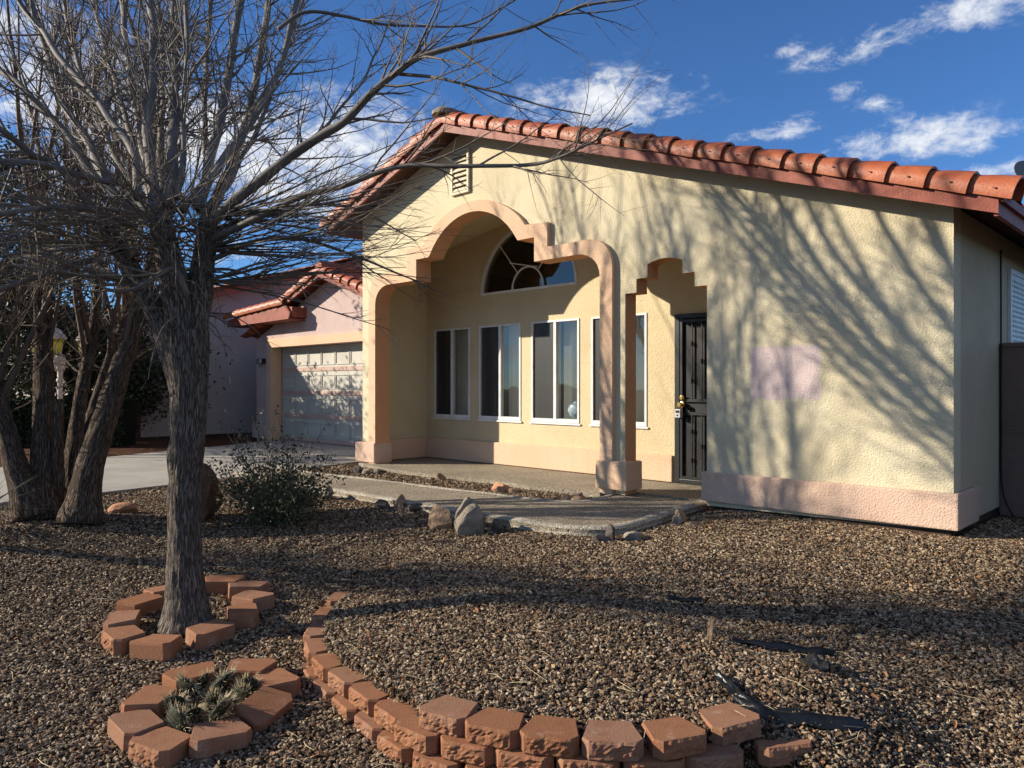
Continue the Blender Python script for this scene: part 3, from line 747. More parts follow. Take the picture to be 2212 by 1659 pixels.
b = MB(); b.box(DX0 + .055, DX0 + .10, 1.088, 1.0945, .925, .952); b.prism([(DX0 + .0775 + .016, .893), (DX0 + .0775, .904), (DX0 + .0775 - .016, .893), (DX0 + .0775, .882)], 1.09, 1.0948); b.build('keypad', M['iron'], lock)
b = MB(); b.tube([(DX0 + .055, 1.125, .965), (DX0 + .056, 1.125, 1.0), (DX0 + .078, 1.125, 1.012), (DX0 + .10, 1.125, 1.0), (DX0 + .10, 1.125, .965)], .006, 6); b.build('shackle', M['brass'], lock)
vase = MB(); vase.lathe((-4.95, 1.33, .79), [(.05, 0), (.11, .05), (.135, .12), (.11, .19), (.055, .22), (.05, .235), (.06, .245)], 20)
tag(vase.build('vase', M['vase'], smooth=True), 'round blue grey vase standing inside the third window from the left', 'vase')
b = MB(); b.box(-5.4, -4.8, 1.262, 1.40, .74, .787); b.build('window_ledge', M['white'], house)

# lattice-covered side window
b = MB(); ly0, ly1, lz0, lz1 = 1.84, 2.75, 1.30, 2.37
b.box(-.028, .0, ly0, ly0 + .05, lz0, lz1); b.box(-.028, .0, ly1 - .05, ly1, lz0, lz1); b.box(-.028, .0, ly0 + .05, ly1 - .05, lz1 - .045, lz1)
lw = b.build('side_window', M['white'], house)
holes = []
nyy, nzz = 17, 20
for i in range(nyy):
    for j in range(nzz):
        cy = ly0 + .075 + i * (ly1 - ly0 - .13) / nyy + (.5 * (ly1 - ly0 - .13) / nyy if j % 2 else 0); cz = lz0 + .04 + j * (lz1 - lz0 - .10) / nzz
        holes.append(arc(cy, cz, .0165, .019, 0, 300, 5))
b = MB(); b.prism([(ly0 + .05, lz0), (ly1 - .05, lz0), (ly1 - .05, lz1 - .046), (ly0 + .05, lz1 - .046)], -.02, -.012, holes, axis='X'); b.build('lattice_screen', M['white'], lw)
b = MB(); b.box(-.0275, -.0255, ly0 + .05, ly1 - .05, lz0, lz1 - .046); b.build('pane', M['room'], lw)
b = MB(); b.tube(catmull([(-.012, 1.48, 2.5), (-.012, 1.49, 1.9), (-.01, 1.475, 1.2), (-.012, 1.49, .8), (-.01, 1.48, .45), (.03, 1.40, .22), (.12, 1.30, .07)], 5), .008, 6); b.build('cable', M['cable'], house)

# ------------------------------------------------------------------ garage wing (same building)
GX, GZ, GP = -11.76, 3.44, .345
GXL, GXR = -15.05, -8.14
def zg(x): return GZ - GP * abs(x - GX)
gd0, gd1, gdz = -14.30, -9.25, 2.06
b = MB(); b.prism([(GXL, 0), (gd0, 0), (gd0, gdz + .06), (gd1, gdz + .06), (gd1, 0), (GXR, 0), (GXR, zg(GXR) + .05), (GX, GZ + .05), (GXL, zg(GXL) + .02)], 1.75, 1.98)
b.box(GXL, GXL + .15, 1.98, 11, 0, zg(GXL)); b.build('garage_wall', M['pink'], house)
b = MB(); b.prism([(gd0 - .2, .0), (gd0 + .003, .0), (gd0 + .003, gdz + .057), (gd1 - .003, gdz + .057), (gd1 - .003, 0), (gd1 + .2, 0), (gd1 + .2, gdz + .25), (gd0 - .2, gdz + .25)], 1.715, 1.985); b.build('garage_trim', M['peach'], house, bevel=.006)
b = MB(); b.box(GXL - .12, gd0 - .21, 1.69, 1.99, .03, .36); b.build('pillar_base', M['pink'], house, bevel=.015)
b = MB(); b.box(gd0 + .004, gd1 - .004, 2.0, 2.05, .02, gdz + .05); gdoor = None
H = gdz / 4
for i in range(4):
    z0 = .02 + i * H
    for k in range(9):
        x0 = gd0 + .09 + k * (gd1 - gd0 - .12) / 9; x1 = x0 + (gd1 - gd0 - .12) / 9 - .07
        # raised border round each panel
        b.box(x0 - .02, x1 + .02, 1.985, 1.9995, z0 + .13, z0 + .15); b.box(x0 - .02, x1 + .02, 1.985, 1.9995, z0 + H - .10, z0 + H - .08)
        b.box(x0 - .02, x0, 1.985, 1.9995, z0 + .15, z0 + H - .10); b.box(x1, x1 + .02, 1.985, 1.9995, z0 + .15, z0 + H - .10)
gdoor = b.build('garage_door', M['garage'], house)
b = MB()
for i in range(4): b.box(gd0 + .005, gd1 - .005, 1.983, 1.9992, .022 + i * H, .022 + i * H + .085)
b.build('rail', M['rail'], gdoor)
b = MB(); field(GXR - .1, 1, 1.5, 11, GX, GZ, GP, b, .06); field(-15.4, -1, 1.5, 11, GX, GZ, GP, b, .06); groof = b.build('garage_roof', M['tile'], house)
b = MB(); lx = -13.0
b.prism([(lx - .1, zg(lx - .1)), (GX, GZ), (GXR, zg(GXR)), (GXR, zg(GXR) + .12), (GX, GZ + .12), (lx - .1, zg(lx - .1) + .12)], 1.41, 1.445)
b.prism([(-15.68, 2.64), (-12.85, 2.66), (-12.78, 2.80), (-12.95, 2.95), (-15.68, 2.80)], 1.35, 1.385); b.box(-15.68, -12.85, 1.386, 1.749, 2.645, 2.68); b.box(-15.71, -15.68, 1.35, 8, 2.64, 2.80)
b.box(-13.0, -12.78, 1.40, 1.74, 2.70, 2.92)
b.build('fascia_board', M['fascia'], groof)
b = MB(); rake_tiles(GX - .03, GZ + .11, GXR - .02, GP, 1.41, b); rake_tiles(GX + .03, GZ + .11, -13.2, GP, 1.41, b)
rake_tiles(-13.05, 2.98, -15.75, .055, 1.34, b); b.build('rake_tile', M['tile'], groof, smooth=40)
b = MB()
for i in range(24): b.tube([(GX, 1.42 + i * .38, GZ + .19), (GX, 1.84 + i * .38, GZ + .22)], [.13, .11], 10)
b.build('ridge_tile', M['tile'], groof, smooth=40)
# number plate
b = MB(); nx0, nx1, nz0, nz1 = -14.93, -14.60, 1.765, 1.875
b.box(nx0, nx1, 1.66, 1.748, nz0, nz1); plate = b.build('house_number_plate', M['iron'], house, bevel=.004)
b = MB(); b.box(nx0 + .006, nx1 - .03, 1.655, 1.6595, nz0 + .008, nz1 - .008); b.build('face_plate', M['numplate'], plate)
fc = bpy.data.curves.new('digits', 'FONT'); fc.body = '3593'; fc.size = .125; fc.extrude = .001; fc.offset = .003; fc.space_character = .92
fo = bpy.data.objects.new('digits', fc); col.objects.link(fo); fo.parent = plate; fo.data.materials.append(M['iron'])
fo.location = Vector((nx0 + .012, 1.6535, nz0 + .012)) - root_loc(plate); fo.rotation_euler = (R(90), 0, 0); fo.scale = (.92, 1, 1)

# satellite dish on the roof
dp = at(2222, 378, 8.6)
dish = empty('satellite_dish', (dp.x, dp.y + .1, zroof(dp.x) + .15), 'grey satellite dish on the roof above the right eave', 'satellite dish')
q = Vector((.62, -.50, .40)).normalized()
b = MB(); prof = [(.005, .0), (.07, .004), (.13, .014), (.19, .03), (.193, .026), (.13, .008), (.07, -.003), (.004, -.007)]; b.lathe(dp, prof, 32, q); b.build('reflector', M['dish'], dish, smooth=True)
b = MB(); b.tube([(dp.x, dp.y + .12, zroof(dp.x) + .12), (dp.x, dp.y + .12, dp.z - .05), dp - q * .02], .02, 8); b.build('mast', M['dish'], dish)
b = MB(); b.tube([dp - Vector((0, 0, .17)), dp + q * .26 - Vector((0, 0, .04))], .011, 6); b.xbox(dp + q * .27, (.03, 0, 0), (0, .035, 0), (0, 0, .03)); b.build('receiver_arm', M['dish'], dish)

# boundary wall on the right
fence = empty('boundary_wall', (2, 1.6, 0), 'brown block wall running off beside the house at right', 'wall')
b = MB(); b.box(-.02, 5.0, 1.50, 1.68, -.1, 1.60); b.build('masonry', M['fence'], fence)
b = MB(); b.box(-.02, 5.0, 1.485, 1.695, 1.601, 1.64); b.build('coping', M['fence'], fence, bevel=.006)

# ------------------------------------------------------------------ the house next door
nb = empty('neighbor_house', (-18, 3, 0), 'taupe stucco house with a red tile roof beyond the driveway', 'house')
NX = -16.55
def zn(y): return 2.80 + .31 * (y + .8) if y < 6.5 else 2.80 + .31 * 7.3 - .31 * (y - 6.5)
b = MB(); b.prism([(-.46, .06), (12, .06), (12, zn(12)), (6.5, zn(6.5)), (-.46, zn(-.46))], NX - .2, NX, axis='X'); b.box(-30, NX - .2, -.45, -.25, .06, 2.75); b.build('side_wall', M['greywall'], nb)
b = MB(); b.box(-30, NX - .03, -.42, 12, -.2, .05); b.build('foundation', M['foundation'], nb)
b = MB()
def nfield(y0, y1, u, v):
    x = NX + .4 - v * 14; d = y0 + u * (y1 - y0); k = int(u * 34); fr_ = u * 34 - k
    return (x, d, zn(d) + .13 + .03 * fr_ + .05 * abs(math.cos(math.pi * x / .3)))
b.grid(lambda u, v: nfield(-1.05, 6.5, u, v), 68, 190); b.grid(lambda u, v: nfield(6.5, 13, u, v), 40, 190)
nroof = b.build('roof', M['tile_far'], nb)
b = MB(); b.prism([(-1.05, zn(-1.05) - .08), (6.5, zn(6.5) - .08), (12.5, zn(12.5) - .08), (12.5, zn(12.5) + .08), (6.5, zn(6.5) + .08), (-1.05, zn(-1.05) + .08)], NX + .36, NX + .40, axis='X'); b.box(-31, NX + .36, -1.07, -1.04, 2.62, 2.80); b.build('fascia_board', M['fascia'], nroof)
b = MB()
for x in (-17.7, -20.5):
    b = MB(); b.box(x - .5, x + .5, -.47, -.452, .9, 2.1); nw = b.build('window', M['white'], nb)
    b = MB(); b.box(x - .44, x + .44, -.48, -.471, .96, 2.04); b.build('pane', M['room'], nw)
fh = empty('house', (-34, 2, 0), 'pale yellow house glimpsed far behind the dark hedge', 'house')
b = MB(); b.box(-42, -30, 3, 12, 0, 2.8); b.build('wall', M['cream'], fh)
b = MB(); b.prism([(-42.6, 2.8), (-29.4, 2.8), (-36, 4.4)], 2.5, 12.5); b.build('roof', M['tile_far'], fh)
# ------------------------------------------------------------------ concrete edging blocks
def block_mesh(seed, split=True):
    r = random.Random(seed); b = MB(); H = .078
    out = [(.083, .095), (-.083, .095)]
    seg = 14
    path = [(-.083, .095), (-.115, -.058), (-.090, -.093), (.090, -.093), (.115, -.058), (.083, .095)]
    pts = []
    for (ax, ay), (bx, by), n in zip(path[:-1], path[1:], (4, 4, seg, 4, 4)):
        for i in range(n): pts.append((ax + (bx - ax) * i / n, ay + (by - ay) * i / n))
    for i in range(5): pts.append((.083 - .166 * i / 5, .095))
    rows = 8; n = len(pts); vs = []
    for j in range(rows + 1):
        z = H * j / rows
        ins = .004 if j in (0, rows) else 0
        for (x, y) in pts:
            l = math.hypot(x, y); x2, y2 = x * (1 - ins / l), y * (1 - ins / l)
            if split and y < -.085 and abs(x) < .093:
                a = mnoise.noise(Vector((x * 30 + seed * 9, z * 34, seed))) * .011 + mnoise.noise(Vector((x * 85, z * 90 + seed * 5, seed))) * .007
                e = min(1, (.094 - abs(x)) / .02)
                y2 -= (a * (1 if 0 < j < rows else .3) + (.006 if 0 < j < rows else 0)) * e
            vs.append((x2, y2, z - H))
    fs = [(j * n + i, j * n + (i + 1) % n, (j + 1) * n + (i + 1) % n, (j + 1) * n + i) for j in range(rows) for i in range(n)]
    fs += [tuple(range(n)), tuple(rows * n + i for i in range(n))]
    b.add(vs, fs)
    o = b.build('edging_block', M['block']); me = o.data; bpy.data.objects.remove(o); return me
BLK = [block_mesh(s) for s in (1, 2, 3, 4)] + [block_mesh(5, False), block_mesh(6, False)]
bi = 0
def block(x, y, ztop, nx_, ny_, label, group, tilt=(0, 0), rot=0, kind=None, s=1, sy=1, sz=1):
    global bi
    o = bpy.data.objects.new('edging_block', BLK[kind if kind is not None else bi % 4]); bi += 1; col.objects.link(o)
    o.location = (x, y, ztop); o.rotation_euler = (tilt[0], tilt[1], math.atan2(nx_, -ny_) + rot); o.scale = (s, sy, sz)
    tag(o, label, 'block', group)
TREEC = (-3.06, -4.76)
ring = [(-3.60, -4.66, 'red block behind the trunk on the left of the tree ring, mostly hidden', 0, 0),
        (-3.50, -4.86, 'long red block at the back left of the tree ring, beside the trunk', 0, 4),
        (-3.27, -5.05, 'red block at the far left end of the tree ring, turned sideways', .15, 4),
        (-3.03, -5.12, 'rough split faced red block at the front left corner of the tree ring', -.1, 0),
        (-2.80, -5.02, 'smooth red block at the front of the tree ring, just left of the gap', -.25, 4),
        (-2.76, -4.73, 'long smooth red block right in front of the trunk, right of the gap', .15, 5),
        (-2.90, -4.46, 'half shaded red block on the right front side of the tree ring', .1, 4),
        (-3.09, -4.30, 'small red block at the far right end of the tree ring', .2, 5),
        (-3.31, -4.23, 'sunlit red block tipped inwards at the back right of the tree ring', .5, 0),
        (-3.53, -4.30, 'red block right behind the trunk at the back of the tree ring', .1, 4)]
for x, y, lb, rt, kd in ring:
    block(x, y, gz(x, y) + .088, x - TREEC[0], y - TREEC[1], lb, 'blocks ringing the tree', rot=rt, kind=kd, tilt=(rnd.uniform(-.05, .05), rnd.uniform(-.05, .05)), s=1.2, sy=.93, sz=1.3)
CACC = (-1.98, -5.08)
cring = [(-2.30, -5.03, 'narrow lit block at the back of the cactus ring, behind the tallest pads', 0, 4),
         (-2.20, -5.27, 'long thin lit block on the back left of the cactus ring', 0, 5),
         (-2.01, -5.40, 'lit block at the far left end of the cactus ring', .1, 4),
         (-1.775, -5.375, 'rough fronted block at the front left of the cactus ring', -.35, 1),
         (-1.67, -5.165, 'smooth block at the front of the cactus ring, nearest the camera', 0, 5),
         (-1.725, -4.92, 'block at the right of the cactus ring, tipped up on edge and half shaded', -.2, 4),
         (-1.935, -4.755, 'block with a sunlit top at the far right end of the cactus ring', .1, 0),
         (-2.16, -4.78, 'grooved block at the back right of the cactus ring', .2, 2)]
for i, (x, y, lb, rt, kd) in enumerate(cring):
    block(x, y, gz(x, y) + .075, x - CACC[0], y - CACC[1], lb, 'blocks ringing the cactus', rot=rt, kind=kd, tilt=(.30 if i == 5 else rnd.uniform(-.06, .06), -.18 if i == 5 else rnd.uniform(-.05, .05)), s=1.14, sy=.95, sz=1.1)
ordn = ['first', 'second', 'third', 'fourth', 'fifth', 'sixth', 'seventh', 'eighth', 'ninth', 'tenth', 'eleventh', 'twelfth', 'thirteenth', 'fourteenth', 'fifteenth']
def along(P, i):
    a = Vector((*P[max(i - 1, 0)], 0)); c = Vector((*P[min(i + 1, len(P) - 1)], 0)); t = (c - a).normalized(); return t.y, -t.x
for i, (x, y) in enumerate(C1):
    nx_, ny_ = along(C1, i)
    lb = 'red wall block in the middle course, %s along the curve from its far upper end' % ordn[i]
    if i == 0: lb = 'red wall block at the far upper end of the curved retaining wall'
    if i == len(C1) - 1: lb = 'shaded red wall block left uncovered at the lower right end of the retaining wall'
    block(x, y, -.212 + (.035, .02, .008, 0)[min(i, 3)], nx_, ny_, lb, 'middle course of the curved retaining wall', rot=rnd.uniform(-.05, .05), tilt=(rnd.uniform(-.02, .02), rnd.uniform(-.02, .02)), s=1.07)
for i, (x, y) in enumerate(C2):
    nx_, ny_ = along(C2, i)
    lb = 'red wall block in the top course, %s from the left' % ordn[i]
    if i == len(C2) - 1: lb = 'red wall block at the right end of the top course, sitting askew'
    if i == 0: lb = 'red wall block at the left end of the top course with a sunlit split face'
    block(x, y, -.135, nx_, ny_, lb, 'top course of the curved retaining wall', rot=rnd.uniform(-.04, .04) - (.12 if i == len(C2) - 1 else 0), tilt=(rnd.uniform(-.015, .015), -.05 if i == len(C2) - 1 else 0), s=1.05)
for i in range(3, len(C1) - 1):
    nx_, ny_ = along(C1, i); nx2, ny2 = along(C1, i - 1); nx_ = (nx_ + nx2) / 2; ny_ = (ny_ + ny2) / 2
    x = (C1[i][0] + C1[i - 1][0]) / 2 + nx_ * .038; y = (C1[i][1] + C1[i - 1][1]) / 2 + ny_ * .038
    block(x, y, -.293, nx_, ny_, 'red wall block in the buried bottom course, %s from its left end' % ordn[i - 3], 'bottom course of the curved retaining wall', rot=rnd.uniform(-.05, .05))

# ------------------------------------------------------------------ rocks
def rock(name, c, s, m, label, cat='rock', group=None, seed=0, ang=0, flat=0, sub=3):
    bm = bmesh.new(); bmesh.ops.create_icosphere(bm, subdivisions=sub, radius=1)
    rr = random.Random(seed); planes = [(Vector((rr.gauss(0, 1), rr.gauss(0, 1), rr.gauss(0, .8))).normalized(), rr.uniform(.42, .80)) for _ in range(15 - flat)]
    for v in bm.verts:
        p = v.co.copy()
        for n, d in planes:
            e = p.dot(n) - d
            if e > 0: p -= n * e * .93
        p *= 1.2 + .16 * mnoise.noise(p * 2.1 + Vector((seed, 0, 0))) + .06 * mnoise.noise(p * 7 + Vector((0, seed, 0)))
        v.co = Vector((p.x * s[0], p.y * s[1], max(p.z, -.55) * s[2]))
    rotm = Matrix.Rotation(ang, 4, 'Z'); bmesh.ops.transform(bm, matrix=rotm, verts=bm.verts)
    me = bpy.data.meshes.new(name); bm.to_mesh(me); bm.free(); me.materials.append(m)
    me.polygons.foreach_set('use_smooth', [True] * len(me.polygons)); me.set_sharp_from_angle(angle=R(18))
    o = bpy.data.objects.new(name, me); col.objects.link(o); o.location = c; tag(o, label, cat, group); return o
G = 'rocks set out along the path'
RK = [(-7.33, -.62, .10, .10, .11, 'rock_dark', 'dark rock by the left pillar, leftmost of its three'), (-7.14, -.60, .12, .10, .11, 'rock_grey', 'grey rock by the left pillar, between a dark rock and a brown one'), (-7.10, -.40, .14, .10, .09, 'rock_dark', 'low brown black rock by the left pillar, rightmost of its three'),
      (-5.97, -.42, .05, .09, .06, 'rock_grey', 'small dark chip left of the upright tan rock in the planting strip'), (-5.83, -.37, .12, .09, .13, 'rock_tan', 'rounded tan rock alone midway along the gravel strip before the porch'), (-5.72, -.28, .12, .09, .04, 'rock_dark', 'flat dark stone leaning right of the rounded tan rock'),
      (-4.55, -.50, .17, .08, .15, 'rock_orange', 'orange slab of rock lying over two paler rocks in the gravel strip'), (-4.50, -.61, .13, .09, .10, 'rock_tan', 'smooth tan rock below the orange slab'), (-4.38, -.50, .14, .09, .10, 'rock_tan' , 'pale angular rock right of the smooth tan one'),
      (-5.56, -2.20, .10, .10, .16, 'rock_grey', 'pointed grey rock beside the shrub at the path edge'),
      (-4.66, -2.12, .17, .11, .10, 'rock_dark', 'low dark rock at the left of the cluster by the front kerb'), (-4.53, -2.0, .11, .10, .17, 'rock_tan' , 'tall pitted grey rock in the middle of the dark cluster by the front kerb'), (-4.42, -2.09, .09, .07, .11, 'rock_tan' , 'small pale pitted rock at the front of the dark cluster'), (-4.28, -2.02, .16, .09, .09, 'rock_dark', 'long low dark rock at the right of the dark cluster'),
      (-3.55, -2.30, .19, .13, .20, 'rock_tan', 'orange tan rock at the left of the biggest pile by the path'), (-3.36, -2.18, .17, .14, .27, 'rock_grey', 'tall grey brown rock at the back of the biggest pile'), (-3.17, -2.29, .21, .15, .255, 'rock_grey', 'large pale triangular rock at the front of the biggest pile'), (-3.0, -2.12, .11, .08, .14, 'rock_dark', 'dark stone peeping out right of the large pale rock'),
      (-3.58, -.52, .14, .10, .085, 'rock_tan', 'rounded tan rock left of two grey ones at the kerb bend'), (-3.52, -.40, .10, .08, .13, 'rock_tan' , 'knobbly pale rock behind the long rock at the kerb bend'), (-3.42, -.49, .15, .09, .08, 'rock_tan' , 'long grey brown rock at the right of the kerb bend'),
      (-2.03, -1.80, .08, .07, .13, 'rock_dark', 'dark pointed rock against the rounded front kerb corner'), (-2.06, -1.87, .11, .07, .06, 'rock_dark', 'low dark rock in front of the pointed one at the kerb corner'), (-1.93, -1.62, .16, .09, .085, 'rock_grey', 'smooth grey rock at the right of the kerb corner'),
      (-2.04, -.74, .09, .10, .16, 'rock_tan', 'upright brown rock leaning on the kerb left of the wing wall'), (-2.0, -.86, .10, .08, .08, 'rock_grey', 'grey rock at the foot of the upright brown one'), (-1.87, -.83, .10, .055, .045, 'rock_tan', 'flat tan pebble right of the two kerb rocks')]
for i, (x, y, a, b_, h, m, lb) in enumerate(RK):
    rock('rock', (x, y, gz(x, y) + h * .30), (a * .72, b_ * .75, h * .64), M[m], lb, group=G, seed=i * 3 + 2, ang=R(44) + rnd.uniform(-.3, .3), flat=3 if h < .1 else 0)
rock('pebble', (-6.27, -4.06, gz(-6.27, -4.06) + .035), (.115, .07, .06), M['rock_orange'], 'smooth orange oval pebble on the gravel near the many stemmed tree', 'pebble', seed=91, ang=R(60), flat=11)
rock('boulder', (-5.60, -3.58, gz(-5.6, -3.6) + .20), (.30, .25, .34), M['rock_red'], 'large red brown boulder behind the trunk of the front tree', 'boulder', seed=77, ang=.5)

# ------------------------------------------------------------------ trees
def frame_dir(pts, i): return (Vector(pts[min(i + 1, len(pts) - 1)]) - Vector(pts[max(i - 1, 0)])).normalized()
def rdir(t, ang, r):
    o = t.orthogonal().normalized(); a = r.uniform(0, 2 * math.pi); q = o * math.cos(a) + t.cross(o) * math.sin(a)
    return (t * math.cos(ang) + q * math.sin(ang)).normalized()
def shoot(b, p, d, L, r0, r, lift=.35, n=6, wig=.16, sides=4, kids=0, kidlen=.3, kang=(.5, 1.1), depth=0, droop=0):
    pts = [Vector(p)]; d = Vector(d).normalized(); st = L / n
    for i in range(n):
        d = (d + Vector((0, 0, lift * st * (1 - droop * 2 * (i < n / 2)))) + Vector((r.gauss(0, wig), r.gauss(0, wig), r.gauss(0, wig))) * .5).normalized()
        pts.append(pts[-1] + d * st)
    b.tube(pts, [r0 * (1 - .78 * i / n) for i in range(n + 1)], sides, cap=False)
    for k in range(kids):
        f = r.uniform(.18, 1.0) * (n - .01); i = int(f); q = pts[i].lerp(pts[i + 1], f - i)
        t = (pts[i + 1] - pts[i]).normalized()
        shoot(b, q, rdir(t, r.uniform(*kang), r), kidlen * r.uniform(.45, 1.25) * (1.15 - .5 * f / n), r0 * .55 * (1 - .5 * f / n), r, lift * .8, max(3, n - 2), wig * 1.1, 3, max(0, kids // 3) if depth < 1 else 0, kidlen * .5, kang, depth + 1)
    return pts
def vpath(V, Z0, Z1, sub=5):
    n = len(V); return catmull([at(x, y, Z0 + (Z1 - Z0) * i / (n - 1)) for i, (x, y) in enumerate(V)], sub)
def taper(n, a, c): return [a + (c - a) * (i / (n - 1)) for i in range(n)]

def furrow(amp, seed, k=26):
    def f(a, L, p):
        q = Vector((math.cos(a) * 3.2 + seed, math.sin(a) * 3.2, L * 2.2))
        rdg = abs(mnoise.noise(q * 2.1)) * 2 - .5 + .5 * mnoise.noise(q * 5.3)
        return amp * rdg + .05 * mnoise.noise(Vector((math.cos(a), math.sin(a), L * 1.7)) * 1.3 + Vector((seed, 0, 0)))
    return f

rt = random.Random(21)
# --- the front tree: pollarded trunk, three stems, long grey limbs
TZ = 4.62
base = at(402, 1335, TZ)
tree = empty('bare_tree', (base.x, base.y, gz(base.x, base.y)), 'bare pollarded tree with one thick furrowed trunk inside the block ring', 'tree')
b = MB()
tr = vpath([(403, 1352), (402, 1300), (399, 1200), (399, 1060), (407, 930), (408, 850), (405, 780), (402, 715)], TZ, TZ, 12)
S = 1 / 1622 * TZ
def tw(y): return float(np.interp(y, [600, 715, 780, 850, 950, 1100, 1200, 1290, 1330, 1352], [44, 47, 43, 38, 35, 32.5, 35, 41, 50, 62])) * S
rads = [tw(834 - (p.z - CAM.z) / TZ * 1622) for p in tr]
fur = furrow(.07, 3)
sdir = at(300, 900, TZ) - at(400, 900, TZ); sdir.normalize()
def trunk_rough(a, L, p):
    z = p.z; e = fur(a, L, p)
    # the old pruning scars on the left of the trunk
    cx = at(400, 834 - (z - CAM.z) / TZ * 1622, TZ); d = (p - cx); d.z = 0
    if d.length > 1e-5:
        c = d.normalized().dot((sdir * .92 - Vector((FX, FY, 0)) * .4).normalized())
        for zc, h, amp in ((1.02, .04, .16), (.93, .06, -.10), (.80, .09, .10), (.66, .05, -.10), (.60, .035, .15)):
            e += amp * max(0, c - .55) * 2 * math.exp(-((z - zc) / h) ** 2)
    return e
b.tube(tr, rads, 72, rough=trunk_rough)
def stem(V, Z0, Z1, r0, r1, seed, n=30, bb=None):
    p = vpath(V, Z0, Z1, 8); bb.tube(p, taper(len(p), r0 * S, r1 * S), n, rough=furrow(.09, seed), barkoff=seed * .37); return p
s1 = stem([(398, 850), (372, 760), (335, 665), (285, 585), (245, 520), (214, 478)], TZ - .02, TZ + .12, 29, 15, 5, bb=b)
s2 = stem([(398, 790), (388, 680), (372, 590), (356, 520), (348, 470)], TZ - .02, TZ - .1, 34, 22, 6, bb=b)
s3 = stem([(404, 820), (420, 720), (433, 620), (444, 540), (452, 470)], TZ, TZ + .05, 31, 20, 7, bb=b)
b.build('trunk', M['bark'], tree, smooth='all', attr='bark')
limbs = [  # photo path, depth change, radius start / end in photo px
    ([(330, 455), (300, 340), (255, 200), (215, 60), (170, -120), (130, -330)], .2, 3.6, 8, 4),
    ([(350, 450), (345, 330), (352, 180), (345, 20), (330, -180), (322, -430)], .2, 4.0, 8, 4),
    ([(430, 460), (446, 340), (440, 200), (455, 40), (470, -160), (480, -400)], .3, 3.9, 8, 4),
    ([(445, 470), (500, 380), (560, 270), (610, 130), (660, -20), (700, -200)], .3, 3.6, 8, 3),
    ([(330, 460), (270, 380), (215, 250), (165, 120), (130, -40), (110, -260)], .3, 3.2, 8, 4),
    ([(455, 480), (540, 400), (640, 330), (730, 240), (800, 140), (850, 20)], .3, 3.0, 7, 2),
    ([(300, 425), (280, 310), (187, 193), (83, 60), (0, -60), (-80, -190)], -.1, 1.2, 8.5, 4),
    ([(330, 460), (235, 385), (190, 310), (140, 225), (100, 110), (50, -60), (10, -300)], 0, 1.6, 11, 5),
    ([(280, 440), (200, 375), (140, 290), (50, 195), (0, 153), (-80, 110)], .1, .7, 9, 5),
    ([(250, 500), (127, 365), (67, 335), (0, 278), (-90, 230)], .1, -.6, 8, 5),
    ([(335, 440), (312, 330), (287, 200), (274, 100), (262, -60), (250, -330)], 0, 2.4, 9, 5),
    ([(338, 455), (322, 335), (327, 167), (330, 67), (323, -80), (310, -420)], -.1, 1.8, 11.5, 6),
    ([(368, 440), (373, 270), (380, 133), (373, -40), (360, -400)], 0, 2.8, 12, 6),
    ([(385, 430), (395, 330), (400, 230), (404, 100), (402, -60), (410, -300)], 0, 1.2, 7, 4),
    ([(430, 450), (464, 310), (492, 170), (526, -40), (570, -360)], .05, 2.3, 12, 6),
    ([(450, 470), (485, 390), (520, 300), (553, 167), (586, -40), (620, -340)], .05, 3.1, 12, 6),
    ([(395, 455), (480, 350), (545, 260), (605, 140), (650, -30), (720, -250)], 0, 1.9, 8.5, 5),
    ([(455, 490), (520, 425), (617, 350), (700, 290), (745, 262), (800, 205), (853, 157), (911, 116), (1016, 93), (1144, 58), (1260, 12), (1393, -2)], .0, -.5, 11, 1.6),
    ([(853, 157), (910, 160), (952, 168), (1039, 192), (1144, 221), (1277, 250)], -.22, -.5, 4.2, 1.2),
    ([(600, 62), (655, 28), (737, 35), (795, 46), (865, 55), (1010, 52), (1085, 17), (1135, -15)], .2, .5, 4.6, 1.4),
    ([(460, 520), (540, 478), (640, 430), (737, 400), (847, 361), (971, 356), (1137, 356), (1204, 345), (1270, 318), (1367, 270)], .0, -.7, 8, 1.3),
    ([(460, 560), (560, 520), (660, 515), (760, 545), (850, 588), (905, 610)], .0, .4, 6, 1.2),
    ([(470, 500), (600, 455), (700, 440), (800, 462), (900, 520)], .1, .8, 5, 1.2),
    ([(215, 560), (133, 574), (60, 600), (-20, 628), (-90, 640)], .1, -.5, 8, 4),
    ([(280, 480), (200, 452), (120, 448), (40, 460), (-60, 475)], .0, -.9, 7, 4),
    ([(300, 395), (200, 385), (90, 352), (-20, 345), (-100, 330)], .1, -.8, 7, 4),
    ([(400, 640), (378, 585), (345, 592), (300, 622), (262, 630), (228, 628), (222, 660)], -.2, -.45, 6, 3),
]
tw_ = MB()
